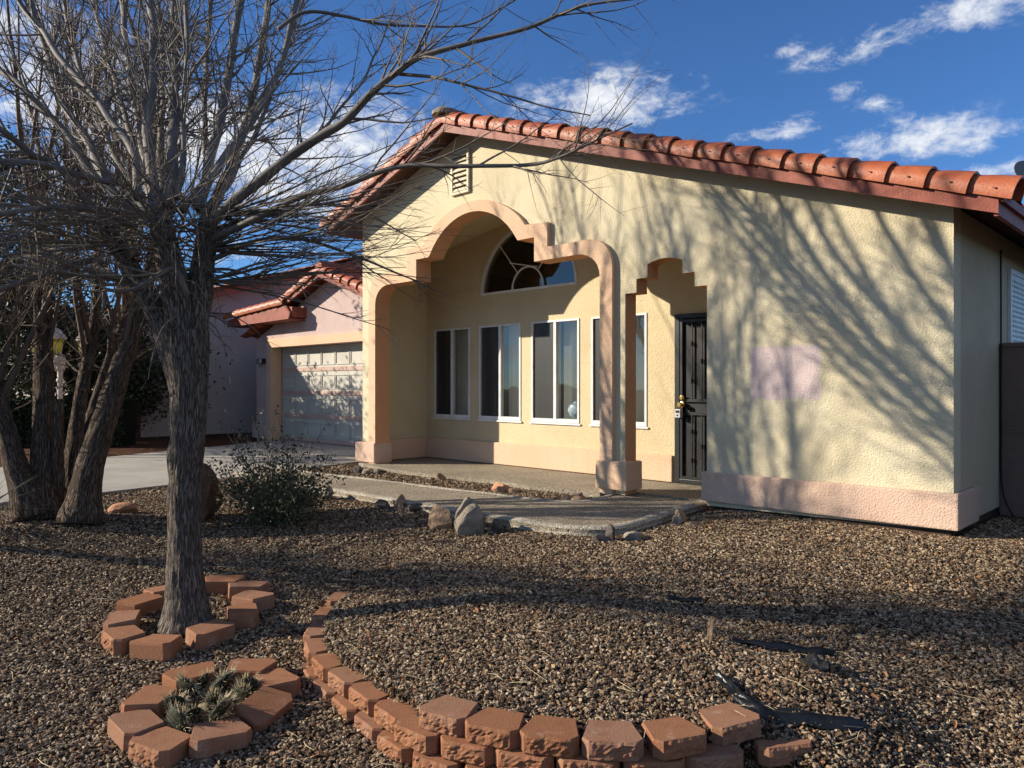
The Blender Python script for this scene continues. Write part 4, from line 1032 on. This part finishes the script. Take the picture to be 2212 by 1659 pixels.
for V, z0, z1, r0, r1 in limbs:
    p = vpath(V, TZ + z0, TZ + z1, 7)
    wob = [q + Vector((mnoise.noise(q * 2.5), mnoise.noise(q * 2.5 + Vector((9, 0, 0))), mnoise.noise(q * 2.5 + Vector((0, 9, 0))))) * .022 for q in p]
    lb = MB(); g_ = 1 + .55 * max(0, z1) / TZ
    rr_ = taper(len(p), r0 * S, r1 * S * g_)
    rr_ = [r * (1.12 if r0 > 8 else 1) * (1 + .10 * mnoise.noise(q * 9)) for r, q in zip(rr_, p)]
    lb.tube(wob, rr_, 14 if r0 > 6 else 8); lb.build('limb', M['limb'], tree, smooth='all')
    L = sum((p[i + 1] - p[i]).length for i in range(len(p) - 1))
    fine = r1 < 2
    for k in range(int(L * (8 if fine else 9))):
        f = rt.uniform(.25 if not fine else .30, .99) * (len(p) - 1.01); i = int(f); q = wob[i].lerp(wob[i + 1], f - i)
        rl = rr_[i]
        shoot(tw_, q, rdir(frame_dir(p, i), rt.uniform(.35, .95), rt), rt.uniform(.3, .95) * (.75 if fine else 1.05), min(.0085, rl * .55), rt, .35, 6, .17, 4, 5, .24)
# shoots bristling from the three pollard heads, and the low broom of thin branches
heads = [(s1[-1], .055), (s1[-12], .05), (s2[-1], .08), (s3[-1], .08), (s2[-9], .08), (s3[-9], .08)]
right = Vector((RX, RY, 0)); fwd = Vector((FX, FY, 0))
for k in range(120):
    h, rr_ = rt.choice(heads); a = rt.uniform(0, 2 * math.pi)
    d = right * math.cos(a) + fwd * math.sin(a) + Vector((0, 0, rt.uniform(-.22, .9)))
    shoot(tw_, h + d.normalized() * rr_ * .6 + Vector((0, 0, rt.uniform(-.12, .10))), d, rt.uniform(.5, 1.5), rt.uniform(.003, .009), rt, .35, 8, .15, 5, 6, .3)
for k in range(58):      # broom to the right
    h = rt.choice([s3[-1], s3[-9], s3[-16]]); d = right * rt.uniform(.7, 1) + fwd * rt.uniform(-.6, .7) + Vector((0, 0, rt.uniform(-.12, .25)))
    shoot(tw_, h + d * .05, d, rt.uniform(.8, 1.75), rt.uniform(.004, .009), rt, .02, 8, .11, 5, 7, .3, (.3, .8))
for k in range(46):       # and to the left
    h = rt.choice([s1[-1], s1[-10], s1[-20], s2[-1]]); d = -right * rt.uniform(.6, 1) + fwd * rt.uniform(-.7, .6) + Vector((0, 0, rt.uniform(-.15, .3)))
    shoot(tw_, h + d * .05, d, rt.uniform(.6, 1.5), rt.uniform(.004, .010), rt, .05, 8, .13, 5, 6, .28, (.3, .9))
for k in range(46):       # dead drooping sprouts round the crotch
    h = rt.choice([s1[-14], s2[-12], s3[-14], s2[-20], s3[-22]]); a = rt.uniform(0, 6.28)
    d = right * math.cos(a) + fwd * math.sin(a) + Vector((0, 0, rt.uniform(.0, .6)))
    shoot(tw_, h, d, rt.uniform(.3, .7), rt.uniform(.004, .008), rt, -2.6, 8, .16, 5, 3, .15)
tag(tw_.build('twigs', M['twig'], tree, smooth='all', fix=False), kind='stuff')

def copy_tree(o, parent=None):
    c = o.copy(); col.objects.link(c); c.parent = parent
    for ch in list(o.children): copy_tree(ch, c)
    return c
t3 = copy_tree(tree); t3p = Vector((CAM.x, CAM.y, 0)) + fwd * 5.95 - right * 5.7; t3.scale = (.55, .55, .62)
t3.location = (t3p.x, t3p.y, -.05); t3.rotation_euler = (0, 0, 2.2); tag(t3, 'bare pollarded tree just beyond the left edge, its shadow streaking the gravel', 'tree')

# --- the many-stemmed tree behind it on the left
Z2 = 6.8; S2 = Z2 / 1622
b2 = at(115, 1112, Z2)
tree2 = empty('bare_tree', (b2.x, b2.y, gz(b2.x, b2.y)), 'tall bare tree with many leaning stems from one base, left of the front tree', 'tree')
stems = [([(70, 1125), (45, 1040), (18, 950), (-8, 850), (-30, 740), (-45, 600)], -.1, .35, 27, 12),
         ([(98, 1130), (93, 1020), (96, 900), (94, 780), (92, 640), (86, 500), (92, 380)], .0, .9, 27, 13),
         ([(128, 1130), (126, 1020), (126, 930), (129, 862)], .15, .2, 14, 9),
         ([(148, 1130), (158, 980), (176, 850), (200, 730), (212, 610), (214, 480)], .2, 1.5, 18, 10),
         ([(172, 1132), (192, 1020), (228, 900), (262, 790), (292, 700), (318, 610), (338, 520)], -.15, .55, 30, 12),
         ([(160, 1090), (180, 980), (208, 870), (240, 770), (268, 690), (276, 600), (280, 500)], .3, 1.9, 16, 9)]
tw2 = MB(); tops = []
for i, (V, z0, z1, r0, r1) in enumerate(stems):
    p = vpath(V, Z2 + z0, Z2 + z1, 9); sb = MB(); rr_ = taper(len(p), r0 * S2, r1 * S2)
    rr_ = [r * (1 + .45 * math.exp(-max(0, (1105 - (834 - (q.z - CAM.z) / Z2 * 1622))) / 40)) if i != 2 else r for r, q in zip(rr_, p)]
    sb.tube(p, rr_, 36, rough=furrow(.10, 11 + i), barkoff=i * .7); sb.build('trunk', M['bark2'], tree2, smooth='all', attr='bark')
    if i != 2: tops.append((p, rr_))
rt2 = random.Random(5)
for ti, (p, rr_) in enumerate(tops):
    for k in range(9):
        i = len(p) - 1 - int(k * len(p) * .062); q = p[i]; t = frame_dir(p, i)
        d = (t * .5 + fwd * .06 + Vector((rt2.gauss(0, .30), rt2.gauss(0, .30), 1.1))).normalized()
        L = rt2.uniform(2.6, 4.6); n = 12; pts = [q - t * .05]
        for s_ in range(n):
            d = (d + Vector((rt2.gauss(0, .07), rt2.gauss(0, .07), .10))).normalized(); pts.append(pts[-1] + d * L / n)
        r0 = min(rr_[i] * .62, rt2.uniform(.014, .030)); lb = MB(); rl = taper(n + 1, r0, .004)
        lb.tube(pts, rl, 10); lb.build('limb', M['twig2'], tree2, smooth='all')
        for m_ in range(16):
            f = rt2.uniform(.08, .99) * n * .999; j = int(f); qq = pts[j].lerp(pts[j + 1], f - j)
            dd = rdir((pts[j + 1] - pts[j]).normalized(), rt2.uniform(.3, .75), rt2)
            shoot(tw2, qq, dd, rt2.uniform(.4, 1.25) * (1.1 - .05 * j), min(.009, rl[j] * .5), rt2, .9, 6, .12, 4, 6, .32, (.3, .8))
    for k in range(22):
        i = rt2.randrange(int(len(p) * .45), len(p)); a = rt2.uniform(0, 6.28)
        d = Vector((math.cos(a), math.sin(a), rt2.uniform(0, .9)))
        shoot(tw2, p[i], d, rt2.uniform(.5, 1.4), rt2.uniform(.004, .009), rt2, .5, 7, .15, 4, 6, .3)
tag(tw2.build('twigs', M['twig2'], tree2, smooth='all', fix=False), kind='stuff')

# ------------------------------------------------------------------ leaves
def leaves(b, cs, size, r, flat=.0, asp=.5):
    for c in cs:
        c = Vector(c); s = size * r.uniform(.6, 1.3)
        n = Vector((r.gauss(0, 1), r.gauss(0, 1), r.gauss(.3, 1))).normalized(); u = n.orthogonal().normalized()
        a = r.uniform(0, 6.28); v = n.cross(u); t = u * math.cos(a) + v * math.sin(a); w_ = n.cross(t)
        lv = r.random(); at_ = [(lv, 0, 0)] * 6
        b.add([c - t * s * .5, c - t * s * .1 + w_ * s * asp * .5, c + t * s * .3 + w_ * s * asp * .4 + n * s * .08, c + t * s * .55, c + t * s * .3 - w_ * s * asp * .4 + n * s * .08, c - t * s * .1 - w_ * s * asp * .5], [(0, 1, 2, 3), (0, 3, 4, 5)], at_)

# the olive shrub
rs = random.Random(9)
sx, sy = -4.98, -3.12
shrub = empty('shrub', (sx, sy, gz(sx, sy)), 'scraggly olive leaved shrub between the front tree and the path', 'shrub')
sb, lfb = MB(), MB(); g0 = gz(sx, sy)
for k in range(120):
    a = rs.uniform(0, 6.28); sp = rs.uniform(.1, 1.15); d = Vector((math.cos(a) * sp, math.sin(a) * sp, rs.uniform(.35, 1.1)))
    L = rs.uniform(.38, .86) if k > 9 else rs.uniform(.95, 1.15)
    if k <= 9: d = Vector((math.cos(a) * .45, math.sin(a) * .45, 1.1))
    pts = shoot(sb, (sx + math.cos(a) * .05, sy + math.sin(a) * .05, g0), d, L, .006, rs, .25, 7, .17, 4, 4, .22)
    cs = []
    for i in range(2, len(pts)):
        for q in range(11 if k > 9 else 7):
            sprd = .06 if k > 9 else .025
            cs.append(pts[i].lerp(pts[i - 1], rs.random()) + Vector((rs.gauss(0, sprd), rs.gauss(0, sprd), rs.gauss(0, sprd * .8))))
    leaves(lfb, cs, .030, rs, asp=.62)
sb.build('stems', M['twig'], shrub, fix=False); lfb.build('foliage', M['leaf'], shrub, attr='lv', fix=False)

# dark evergreens and hedge in the neighbour's yard
def evergreen(c, h, w_, n, label, seed):
    r = random.Random(seed); t = empty('evergreen_tree', c, label, 'tree', 'dark evergreens beyond the driveway')
    tb, lb = MB(), MB(); c = Vector(c)
    tb.tube(catmull([c, c + Vector((.05, .04, h * .35)), c + Vector((-.05, .1, h * .8))], 5), taper(11, .11, .03), 8)
    cs = []
    clumps = [(Vector((r.gauss(0, .38) * w_, r.gauss(0, .38) * w_, h * r.uniform(.30, .97))), r.uniform(.25, .55)) for _ in range(26)]
    for cc, rad in clumps:
        tb.tube([c + Vector((0, 0, cc.z * .7)), c + cc], [.025, .008], 5)
        for k in range(n // 26): cs.append(c + cc + Vector((r.gauss(0, rad), r.gauss(0, rad), r.gauss(0, rad * .75))) * .8)
    leaves(lb, cs, .085, r); tb.build('trunk', M['bark2'], t, attr='bark'); lb.build('crown', M['leaf_dark'], t, attr='lv', fix=False)
p = at(-40, 900, 13.5); evergreen((p.x, p.y, 0), 5.4, 1.8, 12000, 'tall dark evergreen at the left edge behind the many stemmed tree', 1)
p = at(70, 900, 15.5); evergreen((p.x, p.y, 0), 4.0, 1.7, 9000, 'shorter dark evergreen right behind the lamp post', 2)
p = at(232, 900, 16.2); evergreen((p.x, p.y, 0), 3.0, 1.2, 6000, 'small dark evergreen against the front of the taupe house', 3)
p = at(150, 900, 16.0); evergreen((p.x, p.y, 0), 2.7, 1.3, 8000, 'low dark evergreen between the lamp post and the taupe house', 4)
p = at(292, 900, 16.9); evergreen((p.x, p.y, 0), 2.5, .9, 6000, 'dark evergreen hugging the near corner of the taupe house', 5)
p = at(20, 900, 18); evergreen((p.x, p.y, 0), 3.2, 1.8, 9000, 'broad dark evergreen deepest in the yard beyond the lamp post', 6)
hd = empty('hedge', (-17, -2.3, 0), 'clipped black green hedge in front of the taupe house', 'hedge')
hb, hw = MB(), MB(); rh = random.Random(4); cs = []
ha, hc = at(-80, 900, 15.3), at(283, 900, 15.6)
for k in range(15000):
    t = rh.random(); q = ha.lerp(hc, t); side = rh.choice((-1, 1)); z = rh.uniform(.02, .95); f = rh.uniform(-.38, .38)
    if rh.random() < .3: z = .95 + rh.gauss(0, .03)
    else: f = -.38 + rh.gauss(0, .05)
    cs.append((q.x + fwd.x * f, q.y + fwd.y * f, z))
leaves(hb, cs, .06, rh); hb.build('foliage', M['leaf_dark'], hd, attr='lv', fix=False)
m_ = (ha + hc) / 2; m_.z = .45; hw.xbox(m_, (hc - ha) * .48, fwd * .33, (0, 0, .45)); hw.build('stems', M['leaf_core'], hd)  # solid near-black block, its colour standing in for shade inside the hedge

# yucca at the left edge
yc = at(-45, 1165, 6.3); yk = empty('yucca', (yc.x, yc.y, gz(yc.x, yc.y)), 'spiky yucca poking in at the left edge under the many stemmed tree', 'plant')
yb = MB(); ry = random.Random(3); g0 = gz(yc.x, yc.y)
for k in range(90):
    a = ry.uniform(0, 6.28); e = ry.uniform(-.15, .75); d = Vector((math.cos(a) * math.cos(e), math.sin(a) * math.cos(e), math.sin(e))); L = ry.uniform(.4, .68)
    wv = d.cross(Vector((0, 0, 1))).normalized(); o_ = Vector((yc.x, yc.y, g0 + .16)); sag = -.25 * max(0, 1 - e) * L
    vs = []
    for i, (f, w_) in enumerate(((0.05, .006), (.4, .006), (.75, .004), (1, .0006))):
        c = o_ + d * L * f + Vector((0, 0, sag * f * f * .6)); vs += [c - wv * w_, c + wv * w_]
    lv = ry.random(); yb.add(vs, [(0, 1, 3, 2), (2, 3, 5, 4), (4, 5, 7, 6)], [(lv, 0, 0)] * 8)
yb.build('blade', M['blade'], yk, attr='lv', fix=False)

# ------------------------------------------------------------------ prickly pear in its ring
cg = gz(*CACC); cact = empty('cactus', (CACC[0], CACC[1], cg), 'low prickly pear cactus with straw coloured spines inside the smaller block ring', 'cactus')
rc = random.Random(12)
pads = [(-2.17, -5.10, .075, .050, .3), (-2.08, -5.20, .055, .045, 1.0), (-1.86, -5.27, .050, .06, .2), (-1.80, -5.10, .075, .055, 2.0), (-1.95, -5.06, .05, .045, .8), (-2.13, -4.95, .08, .05, 2.4), (-1.93, -5.18, .04, .04, 1.5), (-1.90, -4.93, .055, .05, .4), (-1.98, -4.88, .05, .06, 1.1), (-2.22, -5.0, .05, .045, 1.9)]
for (x, y, z, s, a) in pads:
    s *= 1.08
    pb = MB(); tl = rc.uniform(.2, .9); Rm = Matrix.Rotation(a, 3, 'Z') @ Matrix.Rotation(tl, 3, 'X'); c = Vector((x, y, cg + z))
    nu, nv = 14, 8; pl = lambda th, ph: c + Rm @ Vector((s * math.cos(th) * math.sin(ph), s * .34 * math.sin(th) * math.sin(ph), s * 1.25 * math.cos(ph)))
    vs = [pl(2 * math.pi * i / nu, math.pi * j / nv) for j in range(nv + 1) for i in range(nu)]
    pb.add(vs, [(j * nu + i, j * nu + (i + 1) % nu, (j + 1) * nu + (i + 1) % nu, (j + 1) * nu + i) for j in range(nv) for i in range(nu)])
    pad = pb.build('pad', M['cactus'], cact, smooth='all', fix=False)
    sp = MB()
    for k in range(110):
        th, ph = rc.uniform(0, 6.28), math.acos(rc.uniform(-.6, 1)); q = pl(th, ph); n_ = (q - c).normalized()
        d = (n_ + Vector((rc.gauss(0, .35), rc.gauss(0, .35), rc.gauss(.25, .3)))).normalized(); L = rc.uniform(.018, .045)
        sp.tube([q, q + d * L * .6, q + d * L], [.0015, .0012, .0004], 3, cap=False)
    sp.build('spine', M['spine'], pad, fix=False)

# ------------------------------------------------------------------ lamp post by the neighbour's drive
LPZ = 13.0; lp = at(130, 834, LPZ); lamp = empty('lamp_post', (lp.x, lp.y, 0), 'cream lamp post with amber glass lanterns glimpsed between the tree stems', 'street lamp')
b = MB(); b.lathe((lp.x, lp.y, 0), [(.09, -.05), (.09, .12), (.05, .16), (.042, .3), (.042, 1.30), (.06, 1.32), (.06, 1.36), (.045, 1.38), (.045, 1.50), (.075, 1.52), (.085, 1.56), (.085, 1.74), (.06, 1.78), (.02, 1.80), (.02, 1.9)], 16); b.build('post', M['lamp'], lamp, smooth=40)
for k, ang in enumerate((190, 310, 70)):
    d = right * math.cos(R(ang)) * 1 + fwd * -math.sin(R(ang)); o_ = Vector((lp.x, lp.y, 0)); e = o_ + d * .42
    b = MB(); P = [o_ + d * .06 + Vector((0, 0, 1.72)), o_ + d * .16 + Vector((0, 0, 1.60)), o_ + d * .28 + Vector((0, 0, 1.50)), o_ + d * .38 + Vector((0, 0, 1.54)), e + Vector((0, 0, 1.64)), e + Vector((0, 0, 1.76))]
    b.tube(catmull(P, 5), .017, 7); P2 = [o_ + d * .38 + Vector((0, 0, 1.54)), o_ + d * .36 + Vector((0, 0, 1.62)), o_ + d * .30 + Vector((0, 0, 1.63)), o_ + d * .30 + Vector((0, 0, 1.58))]; b.tube(catmull(P2, 5), .014, 6); b.build('arm', M['lamp'], lamp, smooth=40)
    b = MB(); b.lathe(e + Vector((0, 0, 1.78)), [(.05, -.03), (.10, .0), (.10, .012)], 12)
    for q in range(6):
        aa = q * math.pi / 3; u = Vector((math.cos(aa), math.sin(aa), 0)); b.tube([e + u * .095 + Vector((0, 0, 1.79)), e + u * .135 + Vector((0, 0, 2.06))], .009, 5)
    b.lathe(e + Vector((0, 0, 2.05)), [(.18, -.02), (.185, 0), (.15, .05), (.12, .08), (.10, .13), (.05, .16), (.025, .17), (.02, .19), (.035, .205), (.035, .225), (.015, .25)], 18)
    ln = b.build('lantern', M['lamp'], lamp, smooth=40)
    b = MB(); b.lathe(e + Vector((0, 0, 1.80)), [(.06, 0), (.10, .05), (.118, .13), (.118, .24)], 16); b.build('glass', M['amber'], ln, smooth='all')

# ------------------------------------------------------------------ torn landscape fabric, stake, litter
def strip(name, pts, wd, label, seed, fold=.02, up=.006):
    r = random.Random(seed); P = catmull([Vector((x, y, 0)) for x, y in pts], 8); b = MB(); rows = []; n = 9
    for i, p in enumerate(P):
        t = frame_dir(P, i); nn = Vector((-t.y, t.x, 0)); e = math.sin(math.pi * min(1, max(0, i / (len(P) - 1)))) ** .5
        for k in range(n):
            f = k / (n - 1) - .5; q = p + nn * f * wd * (.25 + .75 * e) * (1 + .4 * mnoise.noise(Vector((i * .35, seed, k * .2))))
            rows.append((q.x, q.y, gz(q.x, q.y) + up + fold * (.5 + mnoise.noise(Vector((i * .22 + seed, f * 5, 0)))) + fold * 1.3 * max(0, math.cos(f * 7)) ** 3))
    b.add(rows, [(i * n + k, i * n + k + 1, (i + 1) * n + k + 1, (i + 1) * n + k) for i in range(len(P) - 1) for k in range(n - 1)])
    o = b.build(name, M['plastic'], smooth='all'); tag(o, label, 'fabric', 'torn landscape fabric showing through the gravel')
strip('landscape_fabric', [(-.30, -3.04), (-.16, -2.92), (-.02, -2.80), (.10, -2.70)], .07, 'long thin black fabric fold along the back of the bare gravel patch', 1, .02)
strip('landscape_fabric', [(.05, -2.92), (.12, -2.98), (.20, -3.03)], .16, 'curled black fabric flap at the right of the bare gravel patch', 2, .03)
strip('landscape_fabric', [(-.14, -3.50), (-.06, -3.52), (.02, -3.58), (.10, -3.60)], .07, 'crumpled black fabric scrap just behind the top course of blocks', 3, .018)
strip('landscape_fabric', [(.02, -3.63), (.17, -3.60), (.32, -3.47), (.47, -3.32)], .10, 'widest black fabric strip nearest the right end of the block wall', 4, .018)
strip('landscape_fabric', [(-.98, -2.62), (-.88, -2.56), (-.80, -2.48)], .05, 'small black fabric scrap alone in the shaded gravel', 5, .015)
b = MB(); gx, gy = -.36, -3.16; g0 = gz(gx, gy); b.xbox((gx, gy, g0 + .05), (.013, .006, 0), (-.004, .010, 0), (.006, .004, .07))
tag(b.build('wooden_stake', M['rock_tan'], bevel=.002), 'short weathered stake standing in the gravel left of the black fabric', 'stake')

rl = random.Random(31); lb = MB(); cs = []
for k in range(1100):
    Z = rl.uniform(3, 9); q = at(rl.uniform(-100, 2300), 834, Z)
    if q.y > -.3: continue
    if -2.2 < q.y and q.x < -2.0: continue
    cs.append((q.x, q.y, gz(q.x, q.y) + .016))
for k in range(60): cs.append((CACC[0] + rl.gauss(.1, .12), CACC[1] + rl.gauss(.05, .12), cg + rl.uniform(.01, .04)))
leaves(lb, cs, .034, rl)
o = lb.build('leaf_litter', M['dead_leaf'], attr='lv', fix=False); tag(o, 'dry brown leaves scattered over the gravel', 'leaves', kind='stuff')
lb = MB()
for k in range(420):
    Z = 3 + 5 * rl.random() ** 1.6; q = at(rl.uniform(-50, 2250), 834, Z)
    if q.y > -2.2 and q.x < -1.9 or q.y > -.3: continue
    z = gz(q.x, q.y) + .016; a = rl.uniform(0, 6.28); L = rl.uniform(.03, .10); d = Vector((math.cos(a), math.sin(a), rl.uniform(-.1, .2)))
    m2 = Vector((rl.gauss(0, .012), rl.gauss(0, .012), .006)); p0 = Vector((q.x, q.y, z)); lb.tube([p0 - d * L, p0 + m2, p0 + d * L], [.0012, .0016, .0008], 3, cap=False)
o = lb.build('straw_litter', M['spine'], fix=False); tag(o, 'pale dead twigs and straw lying on the gravel', 'twigs', kind='stuff')

# ------------------------------------------------------------------ loose gravel: one object, stones placed on its points
rg = np.random.default_rng(11)
def scatter(z0, z1, dens, lo, hi):
    A = 1.42 * (z1 * z1 - z0 * z0) / 2; n = int(A * dens)
    Z = np.sqrt(rg.uniform(z0 * z0, z1 * z1, n)); L = rg.uniform(-.71, .71, n) * Z
    return np.stack([CAM.x + Z * FX + L * RX, CAM.y + Z * FY + L * RY, rg.uniform(lo, hi, n)], 1)
P = np.concatenate([scatter(2.4, 4.2, 6400, .009, .0195), scatter(4.2, 6.3, 5400, .0105, .020), scatter(6.3, 8.6, 3400, .013, .022), scatter(8.6, 13, 1300, .016, .026)])
x, y = P[:, 0], P[:, 1]
fx_ = np.array(fr); bx_ = np.array(bk)
front_y = np.interp(x, np.sort(fx_[:, 0][:-25]), fx_[:, 1][:-25][np.argsort(fx_[:, 0][:-25])])
keep = (y < front_y - .0) | (x > -2.10)
back_y = np.interp(x, bx_[:38, 0], bx_[:38, 1])
strip_ = (x > -8.3) & (x < -3.42) & (y > back_y) & (y < -.17)
keep &= ~((x > -2.22) & (y > .0) & (x < .0))
keep |= strip_
keep &= ~((x < -7.86 + .22 * np.minimum(0, -(y + 3.9))) & (y > -9) & (x > -12.4)) | (strip_ & (x > -8.0))
keep &= (x > -12.4) & (y < 1.3)
P = P[keep]; x, y = P[:, 0], P[:, 1]
z = ground(x, y) + rg.uniform(.001, .009, len(P)) + np.where((x > -8.3) & (x < -3.4) & (y > -1.3), .015, 0)
me = bpy.data.meshes.new('gravel'); me.vertices.add(len(P)); me.vertices.foreach_set('co', np.stack([x, y, z], 1).astype(np.float32).ravel())
a = me.attributes.new('size', 'FLOAT', 'POINT'); a.data.foreach_set('value', P[:, 2].astype(np.float32))
gro = bpy.data.objects.new('gravel', me); col.objects.link(gro); tag(gro, 'tan and grey crushed stone gravel over the whole front yard', 'gravel', kind='stuff')
ng = bpy.data.node_groups.new('gravel_stones', 'GeometryNodeTree')
ng.interface.new_socket('Geometry', in_out='INPUT', socket_type='NodeSocketGeometry'); ng.interface.new_socket('Geometry', in_out='OUTPUT', socket_type='NodeSocketGeometry')
N = ng.nodes; Lk = ng.links
gi = N.new('NodeGroupInput'); go = N.new('NodeGroupOutput'); g2i = N.new('GeometryNodeGeometryToInstance')
for s_ in range(7):
    ic = N.new('GeometryNodeMeshIcoSphere'); ic.inputs['Radius'].default_value = .5; ic.inputs['Subdivisions'].default_value = 2 if s_ % 2 else 1
    sp = N.new('GeometryNodeSetPosition'); pos = N.new('GeometryNodeInputPosition'); va = N.new('ShaderNodeVectorMath'); va.operation = 'ADD'; va.inputs[1].default_value = (s_ * 3.7, s_ * 1.3, 0)
    Lk.new(pos.outputs[0], va.inputs[0]); tn = N.new('ShaderNodeTexNoise'); tn.inputs['Scale'].default_value = 1.5; tn.inputs['Detail'].default_value = 2; Lk.new(va.outputs[0], tn.inputs['Vector'])
    vs_ = N.new('ShaderNodeVectorMath'); vs_.operation = 'SUBTRACT'; vs_.inputs[1].default_value = (.5, .5, .5); Lk.new(tn.outputs['Color'], vs_.inputs[0])
    vm = N.new('ShaderNodeVectorMath'); vm.operation = 'SCALE'; vm.inputs['Scale'].default_value = 1.5; Lk.new(vs_.outputs[0], vm.inputs[0])
    Lk.new(ic.outputs['Mesh'], sp.inputs['Geometry']); Lk.new(vm.outputs[0], sp.inputs['Offset'])
    ss = N.new('GeometryNodeSetShadeSmooth'); ss.inputs['Shade Smooth'].default_value = False; Lk.new(sp.outputs[0], ss.inputs[0])
    sm = N.new('GeometryNodeSetMaterial'); sm.inputs['Material'].default_value = M['stone']; Lk.new(ss.outputs[0], sm.inputs['Geometry']); Lk.new(sm.outputs[0], g2i.inputs[0])
iop = N.new('GeometryNodeInstanceOnPoints'); iop.inputs['Pick Instance'].default_value = True
rv = N.new('FunctionNodeRandomValue'); rv.data_type = 'FLOAT_VECTOR'; rv.inputs[0].default_value = (-.6, -.6, 0); rv.inputs[1].default_value = (.6, .6, 6.283)
ri = N.new('FunctionNodeRandomValue'); ri.data_type = 'INT'; ri.inputs[4].default_value = 0; ri.inputs[5].default_value = 6
na = N.new('GeometryNodeInputNamedAttribute'); na.data_type = 'FLOAT'; na.inputs[0].default_value = 'size'
sv = N.new('FunctionNodeRandomValue'); sv.data_type = 'FLOAT_VECTOR'; sv.inputs[0].default_value = (1.0, .75, .5); sv.inputs[1].default_value = (1.6, 1.1, .85); sv.inputs['Seed'].default_value = 5
vsc = N.new('ShaderNodeVectorMath'); vsc.operation = 'SCALE'; Lk.new(sv.outputs[0], vsc.inputs[0]); Lk.new(na.outputs[0], vsc.inputs['Scale'])
Lk.new(gi.outputs[0], iop.inputs['Points']); Lk.new(g2i.outputs[0], iop.inputs['Instance']); Lk.new(ri.outputs[2], iop.inputs['Instance Index'])
Lk.new(rv.outputs[0], iop.inputs['Rotation']); Lk.new(vsc.outputs[0], iop.inputs['Scale']); Lk.new(iop.outputs[0], go.inputs[0])
md = gro.modifiers.new('stones', 'NODES'); md.node_group = ng
print('stones', len(P), 'faces', sum(len(o.data.polygons) for o in bpy.data.objects if o.type == 'MESH'))
